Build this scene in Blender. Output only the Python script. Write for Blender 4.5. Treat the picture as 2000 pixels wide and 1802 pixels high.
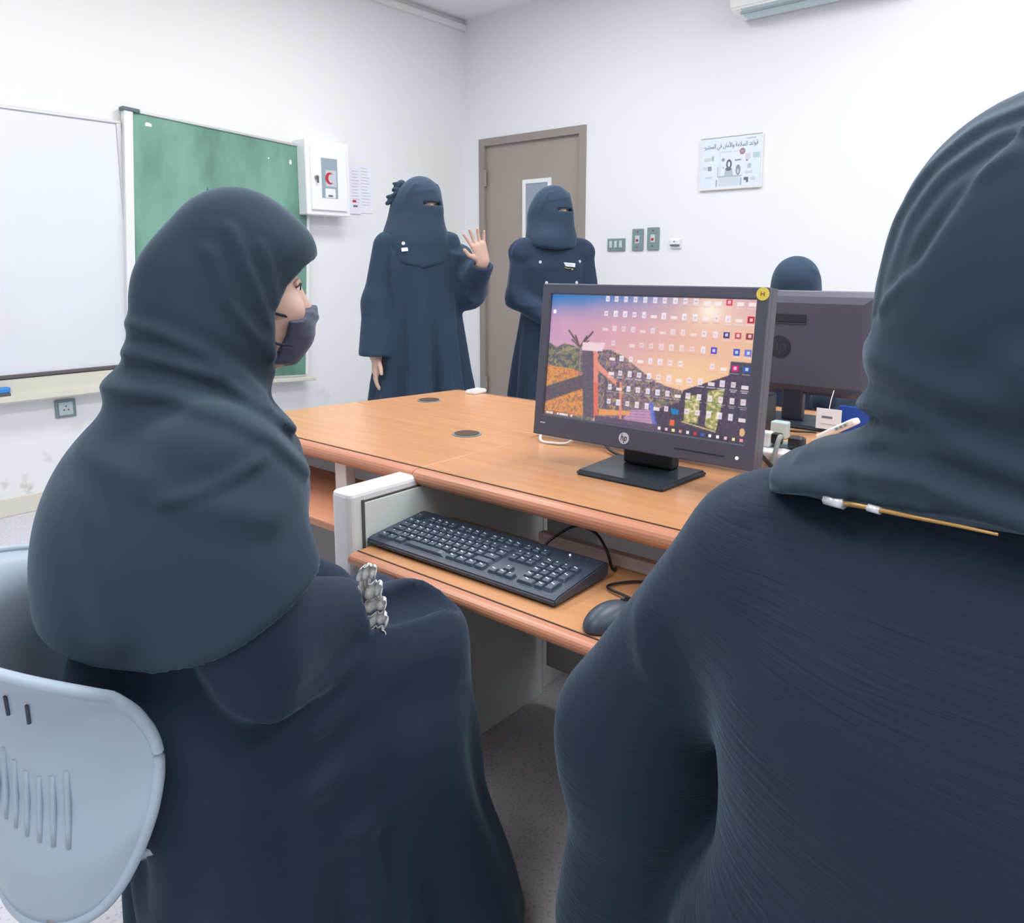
import bpy, bmesh, math, random
import numpy as np
from mathutils import Vector, Matrix

for o in list(bpy.data.objects):
    bpy.data.objects.remove(o)
S = bpy.context.scene
C = S.collection
random.seed(7)
RNG = np.random.default_rng(11)
PI = math.pi

# ------------------------------------------------------------------ camera
CAMZ = 1.2
cam_d = bpy.data.cameras.new('camera')
cam_d.sensor_fit = 'HORIZONTAL'; cam_d.sensor_width = 36.0
cam_d.lens = 36.0 * 1500 / 2000
PITCH = math.radians(9)
cam_d.shift_y = (757.6 - 901) / 2000
cam_d.clip_start = 0.02
cam = bpy.data.objects.new('camera', cam_d); C.objects.link(cam)
_fw = Vector((-.6455, .7638, 0)).normalized()
_rt = Vector((_fw.y, -_fw.x, 0))
_F = _fw * math.cos(PITCH) - Vector((0, 0, 1)) * math.sin(PITCH)
_U = _rt.cross(_F)
cam.matrix_world = Matrix(((_rt.x, _U.x, -_F.x, 0), (_rt.y, _U.y, -_F.y, 0), (_rt.z, _U.z, -_F.z, CAMZ), (0, 0, 0, 1)))
S.camera = cam

# ------------------------------------------------------------------ light and exposure
S.view_settings.view_transform = 'Standard'
S.view_settings.look = 'None'
S.view_settings.gamma = 1.0
S.view_settings.use_curve_mapping = False
S.view_settings.exposure = 0.0
W = bpy.data.worlds.new('world'); S.world = W; W.use_nodes = True
W.node_tree.nodes['Background'].inputs[0].default_value = (.8, .88, 1, 1)
W.node_tree.nodes['Background'].inputs[1].default_value = 0.5
LAMP_SPOTS = [(-2.75, .9), (-2.75, 2.75), (-.7, -.7), (-.7, 1.6), (-.7, 3.0), (1.2, .2), (1.2, 2.4)]
LAMP_W = 20.0

# ------------------------------------------------------------------ materials
M = {}
def nodes(name):
    m = bpy.data.materials.new(name); m.use_nodes = True
    nt = m.node_tree
    return m, nt, nt.nodes['Principled BSDF']
def srgb(r, g, b):
    f = lambda c: (c / 255 / 12.92) if c / 255 <= .04045 else ((c / 255 + .055) / 1.055) ** 2.4
    return (f(r), f(g), f(b), 1)
def mat(name, col, rough=.5, metal=0, noise=0, nscale=8, bump=0, bscale=60, sheen=0, emit=0, alpha=1, coat=0, spec=.5, trans=0):
    m, nt, p = nodes(name)
    p.inputs['Base Color'].default_value = col
    p.inputs['Roughness'].default_value = rough
    p.inputs['Metallic'].default_value = metal
    p.inputs['Specular IOR Level'].default_value = spec
    p.inputs['Coat Weight'].default_value = coat
    p.inputs['Transmission Weight'].default_value = trans
    if sheen:
        p.inputs['Sheen Weight'].default_value = sheen
        p.inputs['Sheen Roughness'].default_value = .45
        p.inputs['Sheen Tint'].default_value = (.75, .88, 1, 1)
    if emit:
        p.inputs['Emission Color'].default_value = col; p.inputs['Emission Strength'].default_value = emit
    tc = nt.nodes.new('ShaderNodeTexCoord')
    if noise:
        n = nt.nodes.new('ShaderNodeTexNoise'); n.inputs['Scale'].default_value = nscale; n.inputs['Detail'].default_value = 5
        r = nt.nodes.new('ShaderNodeMix'); r.data_type = 'RGBA'
        a = [max(0, c * (1 - noise)) for c in col[:3]] + [1]; b = [min(1, c * (1 + noise)) for c in col[:3]] + [1]
        r.inputs[6].default_value = a; r.inputs[7].default_value = b
        nt.links.new(tc.outputs['Object'], n.inputs['Vector']); nt.links.new(n.outputs['Fac'], r.inputs[0])
        nt.links.new(r.outputs[2], p.inputs['Base Color'])
    if bump:
        n = nt.nodes.new('ShaderNodeTexNoise'); n.inputs['Scale'].default_value = bscale; n.inputs['Detail'].default_value = 4
        b = nt.nodes.new('ShaderNodeBump'); b.inputs['Strength'].default_value = bump; b.inputs['Distance'].default_value = .004
        nt.links.new(tc.outputs['Object'], n.inputs['Vector']); nt.links.new(n.outputs['Fac'], b.inputs['Height'])
        nt.links.new(b.outputs['Normal'], p.inputs['Normal'])
    M[name] = m
    return m

mat('wall', srgb(236, 238, 240), .75, noise=.015, nscale=2, bump=.1, bscale=120)
mat('ceiling', srgb(240, 241, 243), .85)
mat('white', srgb(235, 236, 236), .45)
mat('white_metal', srgb(242, 242, 247), .3)
mat('cream', srgb(222, 218, 205), .5)
mat('board_white', srgb(228, 231, 238), .18, coat=.4)
mat('alu', srgb(205, 206, 206), .35, metal=.6)
mat('dark_line', srgb(95, 92, 92), .5)
mat('groove', srgb(74, 52, 40), .7)
mat('door_brown', srgb(160, 150, 142), .34, noise=.05, nscale=3)
mat('door_frame', srgb(150, 142, 135), .4)
mat('door_glass', srgb(150, 158, 178), .12)
mat('steel', srgb(150, 150, 150), .3, metal=.8)
mat('plate_grey', srgb(128, 146, 148), .35)
mat('plate_dark', srgb(92, 108, 112), .4)
mat('plate_light', srgb(190, 208, 210), .35)
mat('red', srgb(190, 40, 60), .4)
mat('paper', srgb(236, 238, 246), .7)
mat('print_grey', srgb(196, 200, 208), .7)
mat('print_dark', srgb(110, 116, 126), .7)
mat('glass_grey', srgb(150, 166, 178), .15)
mat('blue_plastic', srgb(60, 140, 215), .4)
mat('royal_blue', srgb(30, 75, 165), .5)
mat('monitor', srgb(82, 83, 98), .42, bump=.04, bscale=500)
mat('monitor_dark', srgb(42, 46, 58), .45)
mat('stand', srgb(58, 66, 76), .3)
mat('logo', srgb(205, 208, 214), .3)
mat('yellow', srgb(233, 212, 90), .6)
mat('yellow_dark', srgb(150, 125, 50), .6)
mat('led', (.9, .95, 1, 1), .3, emit=1.2)
mat('key', srgb(66, 78, 96), .35)
mat('kb_body', srgb(60, 70, 86), .4)
mat('legend', srgb(225, 234, 242), .5)
mat('cable', srgb(28, 28, 36), .45)
mat('cable_white', srgb(232, 232, 232), .45)
mat('cable_grey', srgb(140, 146, 142), .5)
mat('panel_grey', srgb(196, 190, 187), .6)
mat('panel_light', srgb(210, 205, 203), .6)
mat('panel_pale', srgb(226, 234, 229), .5)
mat('rail', srgb(206, 192, 188), .4)
mat('chair', srgb(172, 188, 204), .42)
mat('chair_slot', srgb(70, 78, 92), .7)
mat('tray', srgb(214, 212, 200), .5)
mat('skin', srgb(210, 174, 158), .55)
mat('lamp', (1, 1, 1, 1), .4, emit=3)
mat('gold', srgb(190, 150, 90), .35, metal=.5)
mat('silver', srgb(225, 226, 230), .3, metal=.3)
mat('lace', srgb(222, 226, 226), .8, noise=.06, nscale=90, bump=.5, bscale=300)
mat('hair_dark', srgb(34, 26, 24), .6)
mat('eye_white', srgb(235, 235, 232), .3)
mat('eye_dark', srgb(40, 28, 22), .2)
mat('mask', srgb(66, 72, 92), .85, sheen=.3)
mat('mask_lining', srgb(38, 44, 60), .85)

def fabric(name, col, sheen=.25, wave=None, bump=.25, bscale=35):
    m, nt, p = nodes(name)
    p.inputs['Base Color'].default_value = col
    p.inputs['Roughness'].default_value = .85
    p.inputs['Specular IOR Level'].default_value = .25
    p.inputs['Sheen Weight'].default_value = sheen; p.inputs['Sheen Roughness'].default_value = .4
    p.inputs['Sheen Tint'].default_value = (.62, .82, 1, 1)
    tc = nt.nodes.new('ShaderNodeTexCoord')
    n = nt.nodes.new('ShaderNodeTexNoise'); n.inputs['Scale'].default_value = bscale; n.inputs['Detail'].default_value = 3
    nt.links.new(tc.outputs['Object'], n.inputs['Vector'])
    b = nt.nodes.new('ShaderNodeBump'); b.inputs['Strength'].default_value = bump; b.inputs['Distance'].default_value = .006
    nt.links.new(n.outputs['Fac'], b.inputs['Height'])
    last = b
    if wave:
        mp = nt.nodes.new('ShaderNodeMapping'); mp.inputs['Scale'].default_value = wave['scale']
        w = nt.nodes.new('ShaderNodeTexNoise'); w.inputs['Scale'].default_value = 1.0
        w.inputs['Detail'].default_value = 3; w.inputs['Distortion'].default_value = .6
        nt.links.new(tc.outputs['Object'], mp.inputs['Vector']); nt.links.new(mp.outputs['Vector'], w.inputs['Vector'])
        b2 = nt.nodes.new('ShaderNodeBump'); b2.inputs['Strength'].default_value = wave['strength']; b2.inputs['Distance'].default_value = wave['dist']
        nt.links.new(w.outputs['Fac'], b2.inputs['Height']); nt.links.new(b.outputs['Normal'], b2.inputs['Normal'])
        last = b2
    nt.links.new(last.outputs['Normal'], p.inputs['Normal'])
    M[name] = m
fabric('scarf', srgb(46, 60, 73), .28, bump=.12)
fabric('robe', srgb(38, 49, 68), .2, bump=.2)
fabric('crinkle', srgb(36, 47, 63), .2, wave=dict(scale=(14, 14, 190), strength=.45, dist=.004), bump=.1)
fabric('niqab', srgb(50, 68, 88), .2, bump=.1)
fabric('abaya', srgb(46, 62, 83), .2, wave=dict(scale=(22, 22, 2.5), strength=.35, dist=.01), bump=.1)
fabric('jacket', srgb(46, 60, 82), .2, bump=.25)

def wood(name, c1, c2, rough):
    m, nt, p = nodes(name)
    tc = nt.nodes.new('ShaderNodeTexCoord'); mp = nt.nodes.new('ShaderNodeMapping')
    mp.inputs['Scale'].default_value = (2.2, 26, 26)
    n = nt.nodes.new('ShaderNodeTexNoise'); n.inputs['Scale'].default_value = 1.6; n.inputs['Detail'].default_value = 6; n.inputs['Distortion'].default_value = .5
    r = nt.nodes.new('ShaderNodeMix'); r.data_type = 'RGBA'
    r.inputs[6].default_value = c1; r.inputs[7].default_value = c2
    nt.links.new(tc.outputs['Object'], mp.inputs['Vector']); nt.links.new(mp.outputs['Vector'], n.inputs['Vector'])
    nt.links.new(n.outputs['Fac'], r.inputs[0]); nt.links.new(r.outputs[2], p.inputs['Base Color'])
    p.inputs['Roughness'].default_value = rough
    M[name] = m
wood('wood', srgb(190, 135, 92), srgb(214, 160, 116), .27)
wood('wood_edge', srgb(186, 124, 94), srgb(206, 146, 116), .35)

def floor_mat():
    m, nt, p = nodes('floor')
    tc = nt.nodes.new('ShaderNodeTexCoord')
    v = nt.nodes.new('ShaderNodeTexVoronoi'); v.inputs['Scale'].default_value = 90
    n = nt.nodes.new('ShaderNodeTexNoise'); n.inputs['Scale'].default_value = 140; n.inputs['Detail'].default_value = 2
    nt.links.new(tc.outputs['Object'], v.inputs['Vector']); nt.links.new(tc.outputs['Object'], n.inputs['Vector'])
    cr = nt.nodes.new('ShaderNodeValToRGB')
    cr.color_ramp.elements[0].position = .33; cr.color_ramp.elements[0].color = srgb(178, 176, 186)
    cr.color_ramp.elements[1].position = .45; cr.color_ramp.elements[1].color = srgb(212, 211, 218)
    nt.links.new(n.outputs['Fac'], cr.inputs['Fac']); nt.links.new(cr.outputs['Color'], p.inputs['Base Color'])
    p.inputs['Roughness'].default_value = .4
    M['floor'] = m
floor_mat()

def lower_wall_mat():   # cream wall with scuffs near the floor and pale patches
    m, nt, p = nodes('wall_scuffed')
    tc = nt.nodes.new('ShaderNodeTexCoord')
    sep = nt.nodes.new('ShaderNodeSeparateXYZ'); nt.links.new(tc.outputs['Object'], sep.inputs[0])
    n = nt.nodes.new('ShaderNodeTexNoise'); n.inputs['Scale'].default_value = 9; n.inputs['Detail'].default_value = 8
    nt.links.new(tc.outputs['Object'], n.inputs['Vector'])
    r1 = nt.nodes.new('ShaderNodeMapRange'); r1.inputs['From Min'].default_value = .58; r1.inputs['From Max'].default_value = .74
    nt.links.new(n.outputs['Fac'], r1.inputs['Value'])
    r2 = nt.nodes.new('ShaderNodeMapRange'); r2.inputs['From Min'].default_value = .45; r2.inputs['From Max'].default_value = .08
    nt.links.new(sep.outputs['Z'], r2.inputs['Value'])
    mu = nt.nodes.new('ShaderNodeMath'); mu.operation = 'MULTIPLY'
    nt.links.new(r1.outputs[0], mu.inputs[0]); nt.links.new(r2.outputs[0], mu.inputs[1])
    r = nt.nodes.new('ShaderNodeMix'); r.data_type = 'RGBA'
    r.inputs[6].default_value = srgb(236, 238, 238); r.inputs[7].default_value = srgb(150, 146, 138)
    nt.links.new(mu.outputs[0], r.inputs[0]); nt.links.new(r.outputs[2], p.inputs['Base Color'])
    p.inputs['Roughness'].default_value = .75
    M['wall_scuffed'] = m
lower_wall_mat()

def chalk_mat():
    m, nt, p = nodes('chalkboard')
    tc = nt.nodes.new('ShaderNodeTexCoord')
    mp = nt.nodes.new('ShaderNodeMapping'); mp.inputs['Scale'].default_value = (3, 3, 1.2)
    n = nt.nodes.new('ShaderNodeTexNoise'); n.inputs['Scale'].default_value = 1.5; n.inputs['Detail'].default_value = 6
    nt.links.new(tc.outputs['Object'], mp.inputs['Vector']); nt.links.new(mp.outputs['Vector'], n.inputs['Vector'])
    cr = nt.nodes.new('ShaderNodeValToRGB'); e = cr.color_ramp.elements
    e[0].position = .28; e[0].color = srgb(82, 122, 108); e[1].position = .62; e[1].color = srgb(122, 168, 150)
    nt.links.new(n.outputs['Fac'], cr.inputs['Fac']); nt.links.new(cr.outputs['Color'], p.inputs['Base Color'])
    p.inputs['Roughness'].default_value = .6
    M['chalkboard'] = m
chalk_mat()

def vcol_mat(name, emit):
    m, nt, p = nodes(name)
    a = nt.nodes.new('ShaderNodeAttribute'); a.attribute_name = 'Col'
    if emit:
        p.inputs['Base Color'].default_value = (.01, .01, .012, 1)
        nt.links.new(a.outputs['Color'], p.inputs['Emission Color']); p.inputs['Emission Strength'].default_value = emit
        p.inputs['Roughness'].default_value = .35
    else:
        nt.links.new(a.outputs['Color'], p.inputs['Base Color']); p.inputs['Roughness'].default_value = .4
    M[name] = m
vcol_mat('screen', 1.0)
vcol_mat('poster_print', 0)

# ------------------------------------------------------------------ object helpers
def link(o, parent=None):
    C.objects.link(o)
    if parent is not None: o.parent = parent
    return o
def tag(o, label, cat, group=None):
    o['label'] = label; o['category'] = cat
    if group: o['group'] = group
    return o
def thing(name, label, cat, loc=(0, 0, 0), rotz=0, group=None):
    o = bpy.data.objects.new(name, None); o.empty_display_size = .1
    link(o); o.location = loc; o.rotation_euler = (0, 0, rotz)
    return tag(o, label, cat, group)
def struct(o):
    o['kind'] = 'structure'; return o
def obj(name, me, m, parent=None, loc=None, rot=None, smooth=False):
    if isinstance(me, bmesh.types.BMesh):
        bm = me; me = bpy.data.meshes.new(name)
        bmesh.ops.recalc_face_normals(bm, faces=bm.faces)
        bm.to_mesh(me); bm.free()
    if m and not me.materials: me.materials.append(M[m])
    if smooth:
        me.polygons.foreach_set('use_smooth', [True] * len(me.polygons))
    o = bpy.data.objects.new(name, me); link(o, parent)
    if loc: o.location = loc
    if rot: o.rotation_euler = rot
    return o
def bx(x0, x1, y0, y1, z0, z1, bev=0, seg=2, bm=None):
    b = bmesh.new()
    v = [b.verts.new(p) for p in ((x0, y0, z0), (x1, y0, z0), (x1, y1, z0), (x0, y1, z0), (x0, y0, z1), (x1, y0, z1), (x1, y1, z1), (x0, y1, z1))]
    for f in ((0, 3, 2, 1), (4, 5, 6, 7), (0, 1, 5, 4), (1, 2, 6, 5), (2, 3, 7, 6), (3, 0, 4, 7)):
        b.faces.new([v[i] for i in f])
    if bev: bmesh.ops.bevel(b, geom=list(b.edges), offset=bev, segments=seg, affect='EDGES', profile=.5)
    if bm is not None:
        me = bpy.data.meshes.new('tmp'); b.to_mesh(me); b.free(); bm.from_mesh(me); bpy.data.meshes.remove(me)
        return bm
    return b
def prism(pts, axis, a0, a1, bev=0, seg=2):
    """polygon pts (2-D) extruded along axis 'x','y' or 'z' from a0 to a1"""
    b = bmesh.new()
    def P(p, a):
        return {'x': (a, p[0], p[1]), 'y': (p[0], a, p[1]), 'z': (p[0], p[1], a)}[axis]
    lo = [b.verts.new(P(p, a0)) for p in pts]; hi = [b.verts.new(P(p, a1)) for p in pts]
    n = len(pts)
    b.faces.new(lo); b.faces.new(hi[::-1])
    for i in range(n): b.faces.new((lo[i], hi[i], hi[(i + 1) % n], lo[(i + 1) % n]))
    bmesh.ops.recalc_face_normals(b, faces=b.faces)
    if bev: bmesh.ops.bevel(b, geom=list(b.edges), offset=bev, segments=seg, affect='EDGES')
    return b
def cyl(c, r, h, axis='z', n=24, r2=None, bev=0):
    b = bmesh.new(); r2 = r if r2 is None else r2
    bmesh.ops.create_cone(b, cap_ends=True, segments=n, radius1=r, radius2=r2, depth=h)
    if bev: bmesh.ops.bevel(b, geom=[e for e in b.edges if len(e.link_faces) == 2 and any(len(f.verts) > 4 for f in e.link_faces)], offset=bev, segments=2, affect='EDGES')
    R = {'z': Matrix(), 'x': Matrix.Rotation(PI / 2, 4, 'Y'), 'y': Matrix.Rotation(PI / 2, 4, 'X')}[axis]
    bmesh.ops.transform(b, matrix=Matrix.Translation(c) @ R, verts=b.verts)
    return b
def spline(pts, n):
    pts = [Vector(p) for p in pts]
    if len(pts) == 2: return [pts[0].lerp(pts[1], i / n) for i in range(n + 1)]
    ext = [pts[0] * 2 - pts[1]] + pts + [pts[-1] * 2 - pts[-2]]
    out = []
    for i in range(1, len(ext) - 2):
        a, b, c, d = ext[i - 1:i + 3]
        for k in range(n):
            t = k / n
            out.append(.5 * ((2 * b) + (c - a) * t + (2 * a - 5 * b + 4 * c - d) * t * t + (3 * b - a - 3 * c + d) * t ** 3))
    out.append(pts[-1])
    return out
def tube(pts, r, n=6, seg=8, bm=None):
    P = spline(pts, n); b = bm or bmesh.new(); rings = []
    up = Vector((0, 0, 1))
    for i, p in enumerate(P):
        t = (P[min(i + 1, len(P) - 1)] - P[max(i - 1, 0)]).normalized()
        s = t.cross(up)
        if s.length < .05: s = t.cross(Vector((1, 0, 0)))
        s.normalize(); u = s.cross(t)
        rr = r if not callable(r) else r(i / (len(P) - 1))
        rings.append([b.verts.new(p + (s * math.cos(a) + u * math.sin(a)) * rr) for a in [2 * PI * k / seg for k in range(seg)]])
    for A, B in zip(rings, rings[1:]):
        for k in range(seg): b.faces.new((A[k], A[(k + 1) % seg], B[(k + 1) % seg], B[k]))
    b.faces.new(rings[0][::-1]); b.faces.new(rings[-1])
    return b
def grid_mesh(name, fn, nu, nv, closed=False):
    """surface from fn(u,v) with u,v in 0..1"""
    b = bmesh.new()
    V = [[b.verts.new(fn(i / nu, j / nv)) for j in range(nv + 1)] for i in range(nu + 1)]
    for i in range(nu):
        for j in range(nv): b.faces.new((V[i][j], V[i + 1][j], V[i + 1][j + 1], V[i][j + 1]))
    return b
def copy_tree(o, parent=None):
    c = o.copy(); C.objects.link(c)
    if parent is not None: c.parent = parent
    for ch in list(o.children): copy_tree(ch, c)
    return c
def raster_mesh(name, img, w, h, m, parent, depth=None):
    """flat printed sheet in its local XZ plane, colour per vertex (img rows run downwards)"""
    H, Wd, _ = img.shape
    xs = np.linspace(-w / 2, w / 2, Wd); zs = np.linspace(h / 2, -h / 2, H)
    X, Z = np.meshgrid(xs, zs)
    V = np.stack([X, np.zeros_like(X), Z], -1).reshape(-1, 3)
    i = np.arange(H * Wd).reshape(H, Wd)
    F = np.stack([i[1:, :-1], i[1:, 1:], i[:-1, 1:], i[:-1, :-1]], -1).reshape(-1, 4)
    me = bpy.data.meshes.new(name)
    me.vertices.add(len(V)); me.vertices.foreach_set('co', V.astype(np.float32).ravel())
    me.loops.add(F.size); me.loops.foreach_set('vertex_index', F.astype(np.int32).ravel())
    me.polygons.add(len(F)); me.polygons.foreach_set('loop_start', np.arange(0, F.size, 4, dtype=np.int32))
    me.update(calc_edges=True); me.validate()
    lin = np.where(img <= .04045, img / 12.92, ((img + .055) / 1.055) ** 2.4)
    at = me.color_attributes.new('Col', 'FLOAT_COLOR', 'POINT')
    at.data.foreach_set('color', np.concatenate([lin.reshape(-1, 3), np.ones((H * Wd, 1))], 1).astype(np.float32).ravel())
    return obj(name, me, m, parent)

# 2-D painting for printed sheets and the screen
class Art:
    def __init__(s, w, h, res):
        s.w, s.h = w, h
        s.n = (int(h * res), int(w * res))
        y, x = np.mgrid[0:s.n[0], 0:s.n[1]]
        s.x = (x + .5) / res; s.y = (y + .5) / res
        s.a = np.zeros(s.n + (3,))
    def put(s, mask, c, al=1.0):
        c = np.array(c) / 255 if not isinstance(c, np.ndarray) else c
        k = (mask * al)[..., None]
        s.a = s.a * (1 - k) + c * k
    def poly(s, pts, c, al=1):
        inside = np.zeros(s.n, bool); n = len(pts)
        for i in range(n):
            x1, y1 = pts[i]; x2, y2 = pts[(i + 1) % n]
            if y1 == y2: continue
            hit = ((y1 > s.y) != (y2 > s.y)) & (s.x < (x2 - x1) * (s.y - y1) / (y2 - y1) + x1)
            inside ^= hit
        s.put(inside, c, al)
    def rect(s, x0, x1, y0, y1, c, al=1): s.put((s.x >= x0) & (s.x < x1) & (s.y >= y0) & (s.y < y1), c, al)
    def ell(s, cx, cy, rx, ry, c, al=1, soft=0):
        d = ((s.x - cx) / rx) ** 2 + ((s.y - cy) / ry) ** 2
        s.put(np.exp(-d * soft) if soft else (d < 1).astype(float), c, al)
    def line(s, x0, y0, x1, y1, wd, c, al=1):
        dx, dy = x1 - x0, y1 - y0; L = dx * dx + dy * dy + 1e-9
        t = np.clip(((s.x - x0) * dx + (s.y - y0) * dy) / L, 0, 1)
        s.put(np.hypot(s.x - x0 - t * dx, s.y - y0 - t * dy) < wd / 2, c, al)
    def noise(s, scale, seed):
        r = np.random.default_rng(seed)
        gh, gw = int(s.h / scale) + 3, int(s.w / scale) + 3
        g = r.random((gh, gw)); fx = s.x / scale; fy = s.y / scale
        ix = fx.astype(int); iy = fy.astype(int); tx = fx - ix; ty = fy - iy
        return (g[iy, ix] * (1 - tx) + g[iy, ix + 1] * tx) * (1 - ty) + (g[iy + 1, ix] * (1 - tx) + g[iy + 1, ix + 1] * tx) * ty
    def polymask(s, pts):
        keep = s.a; s.a = np.zeros(s.n + (3,)); s.poly(pts, (255, 255, 255)); m = s.a[..., 0]; s.a = keep
        return m

# ------------------------------------------------------------------ signed distance modelling for people
def n3(a): return np.array(a, np.float32)
def caps(P, a, b, ra, rb=None):
    a = n3(a); b = n3(b); rb = ra if rb is None else rb
    ab = b - a; t = np.clip(((P - a) @ ab) / max(float(ab @ ab), 1e-9), 0, 1)
    return np.linalg.norm(P - a - t[:, None] * ab, axis=1) - (ra + (rb - ra) * t)
def ell(P, c, r):
    q = (P - n3(c)) / n3(r); k0 = np.linalg.norm(q, axis=1); k1 = np.linalg.norm(q / n3(r), axis=1)
    return np.where(k1 < 1e-6, -min(r), k0 * (k0 - 1) / np.maximum(k1, 1e-6))
def rbox(P, c, h, r):
    q = np.abs(P - n3(c)) - (n3(h) - r)
    return np.linalg.norm(np.maximum(q, 0), axis=1) + np.minimum(q.max(axis=1), 0) - r
def smin(a, b, k):
    h = np.clip(.5 + .5 * (b - a) / k, 0, 1)
    return b + (a - b) * h - k * h * (1 - h)
def smax(a, b, k): return -smin(-a, -b, k)
def chain(P, pts, rad, k=0):
    d = None
    for (a, b), (ra, rb) in zip(zip(pts, pts[1:]), zip(rad, rad[1:])):
        e = caps(P, a, b, ra, rb); d = e if d is None else (smin(d, e, k) if k else np.minimum(d, e))
    return d
def ridge(P, pts, w, h):
    """fold along a polyline: height h, half width w"""
    d = None
    for a, b in zip(pts, pts[1:]):
        e = caps(P, a, b, 0.0); d = e if d is None else np.minimum(d, e)
    return h * np.exp(-(d / w) ** 2)
def crease(P, axes, pts, w, h):
    """fold drawn on a silhouette plane (two of the axes): a rounded roll with a sharper lower side"""
    Q = np.stack([P[:, axes[0]], P[:, axes[1]], np.zeros(len(P), np.float32)], 1)
    d = None
    for a, b in zip(pts, pts[1:]):
        e = caps(Q, (a[0], a[1], 0), (b[0], b[1], 0), 0.0); d = e if d is None else np.minimum(d, e)
    return h * (np.exp(-(d / w) ** 2) - .45 * np.exp(-((d - 1.8 * w) / w) ** 2))
def interp(z, xs, ys): return np.interp(z, xs, ys).astype(np.float32)

def sdf_mesh(fn, lo, hi, h):
    lo = n3(lo); hi = n3(hi); q = 4
    n = [int(math.ceil((hi[i] - lo[i]) / (h * q))) * q for i in range(3)]
    nc = [k // q for k in n]
    cc = np.stack(np.meshgrid(*[lo[i] + (np.arange(nc[i]) * q + (q - 1) / 2) * h for i in range(3)], indexing='ij'), -1).reshape(-1, 3).astype(np.float32)
    dc = fn(cc).reshape(nc)
    near = np.abs(dc) < h * q * 2.0
    D = np.repeat(np.repeat(np.repeat(np.where(dc < 0, -1., 1.).astype(np.float32) * h * 8, q, 0), q, 1), q, 2)
    Mk = np.repeat(np.repeat(np.repeat(near, q, 0), q, 1), q, 2)
    ii = np.argwhere(Mk)
    P = (lo + ii * h).astype(np.float32)
    val = np.empty(len(P), np.float32)
    for s in range(0, len(P), 400000): val[s:s + 400000] = fn(P[s:s + 400000])
    D[Mk] = val
    ins = D < 0
    cs = [ins[i:n[0] - 1 + i, j:n[1] - 1 + j, k:n[2] - 1 + k] for i in (0, 1) for j in (0, 1) for k in (0, 1)]
    tot = sum(c.astype(np.int8) for c in cs)
    act = np.argwhere((tot > 0) & (tot < 8))
    idx = -np.ones(tot.shape, np.int64); idx[tuple(act.T)] = np.arange(len(act))
    acc = np.zeros((len(act), 3), np.float32); cnt = np.zeros(len(act), np.float32)
    off = np.array([(i, j, k) for i in (0, 1) for j in (0, 1) for k in (0, 1)])
    for a in range(8):
        for b in range(a + 1, 8):
            if np.abs(off[a] - off[b]).sum() != 1: continue
            da = D[tuple((act + off[a]).T)]; db = D[tuple((act + off[b]).T)]
            cr = (da < 0) != (db < 0)
            t = np.where(cr, da / np.where(cr, da - db, 1), 0)
            p = off[a] + t[:, None] * (off[b] - off[a])
            acc[cr] += p[cr]; cnt[cr] += 1
    V = lo + (act + acc / np.maximum(cnt, 1)[:, None]) * h
    F = []
    for ax in range(3):
        e = [0, 0, 0]; e[ax] = 1
        A = ins[:n[0] - e[0], :n[1] - e[1], :n[2] - e[2]]; B = ins[e[0]:, e[1]:, e[2]:]
        ch = np.argwhere(A != B)
        u, v = [(1, 2), (2, 0), (0, 1)][ax]
        ok = (ch[:, u] > 0) & (ch[:, v] > 0) & (ch[:, u] < n[u] - 1) & (ch[:, v] < n[v] - 1)
        ch = ch[ok]
        du = np.zeros(3, int); du[u] = 1; dv = np.zeros(3, int); dv[v] = 1
        quad = np.stack([idx[tuple((ch - du - dv).T)], idx[tuple((ch - dv).T)], idx[tuple(ch.T)], idx[tuple((ch - du).T)]], 1)
        flip = ~A[tuple(ch.T)]
        quad[flip] = quad[flip][:, ::-1]
        F.append(quad)
    F = np.concatenate(F); F = F[(F >= 0).all(1)]
    return V.astype(np.float32), F
def relax(V, F, it=1):
    for _ in range(it):
        acc = np.zeros_like(V); cnt = np.zeros(len(V), np.float32)
        for a in range(4):
            for b in ((a + 1) % 4, (a + 3) % 4):
                np.add.at(acc, F[:, a], V[F[:, b]]); np.add.at(cnt, F[:, a], 1)
        V = .5 * V + .5 * acc / np.maximum(cnt, 1)[:, None]
    return V
def np_mesh(name, parts, m, parent, it=1):
    Vs, Fs, o = [], [], 0
    for V, F in parts:
        if it: V = relax(V, F, it)
        Vs.append(V); Fs.append(F + o); o += len(V)
    V = np.concatenate(Vs).astype(np.float32); F = np.concatenate(Fs).astype(np.int32)
    me = bpy.data.meshes.new(name)
    me.vertices.add(len(V)); me.vertices.foreach_set('co', V.ravel())
    me.loops.add(F.size); me.loops.foreach_set('vertex_index', F.ravel())
    me.polygons.add(len(F)); me.polygons.foreach_set('loop_start', np.arange(0, F.size, 4, dtype=np.int32))
    me.update(calc_edges=True); me.validate()
    return obj(name, me, m, parent, smooth=True)
def surf(fn, o, d, far=.6):
    """first point where the ray o + t d enters the solid"""
    o = n3(o); d = n3(d) / np.linalg.norm(d)
    t = np.linspace(0, far, 1200, dtype=np.float32)
    v = fn(o + t[:, None] * d)
    i = int(np.argmax(v < 0))
    return Vector((o + t[i] * d).tolist())

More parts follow.
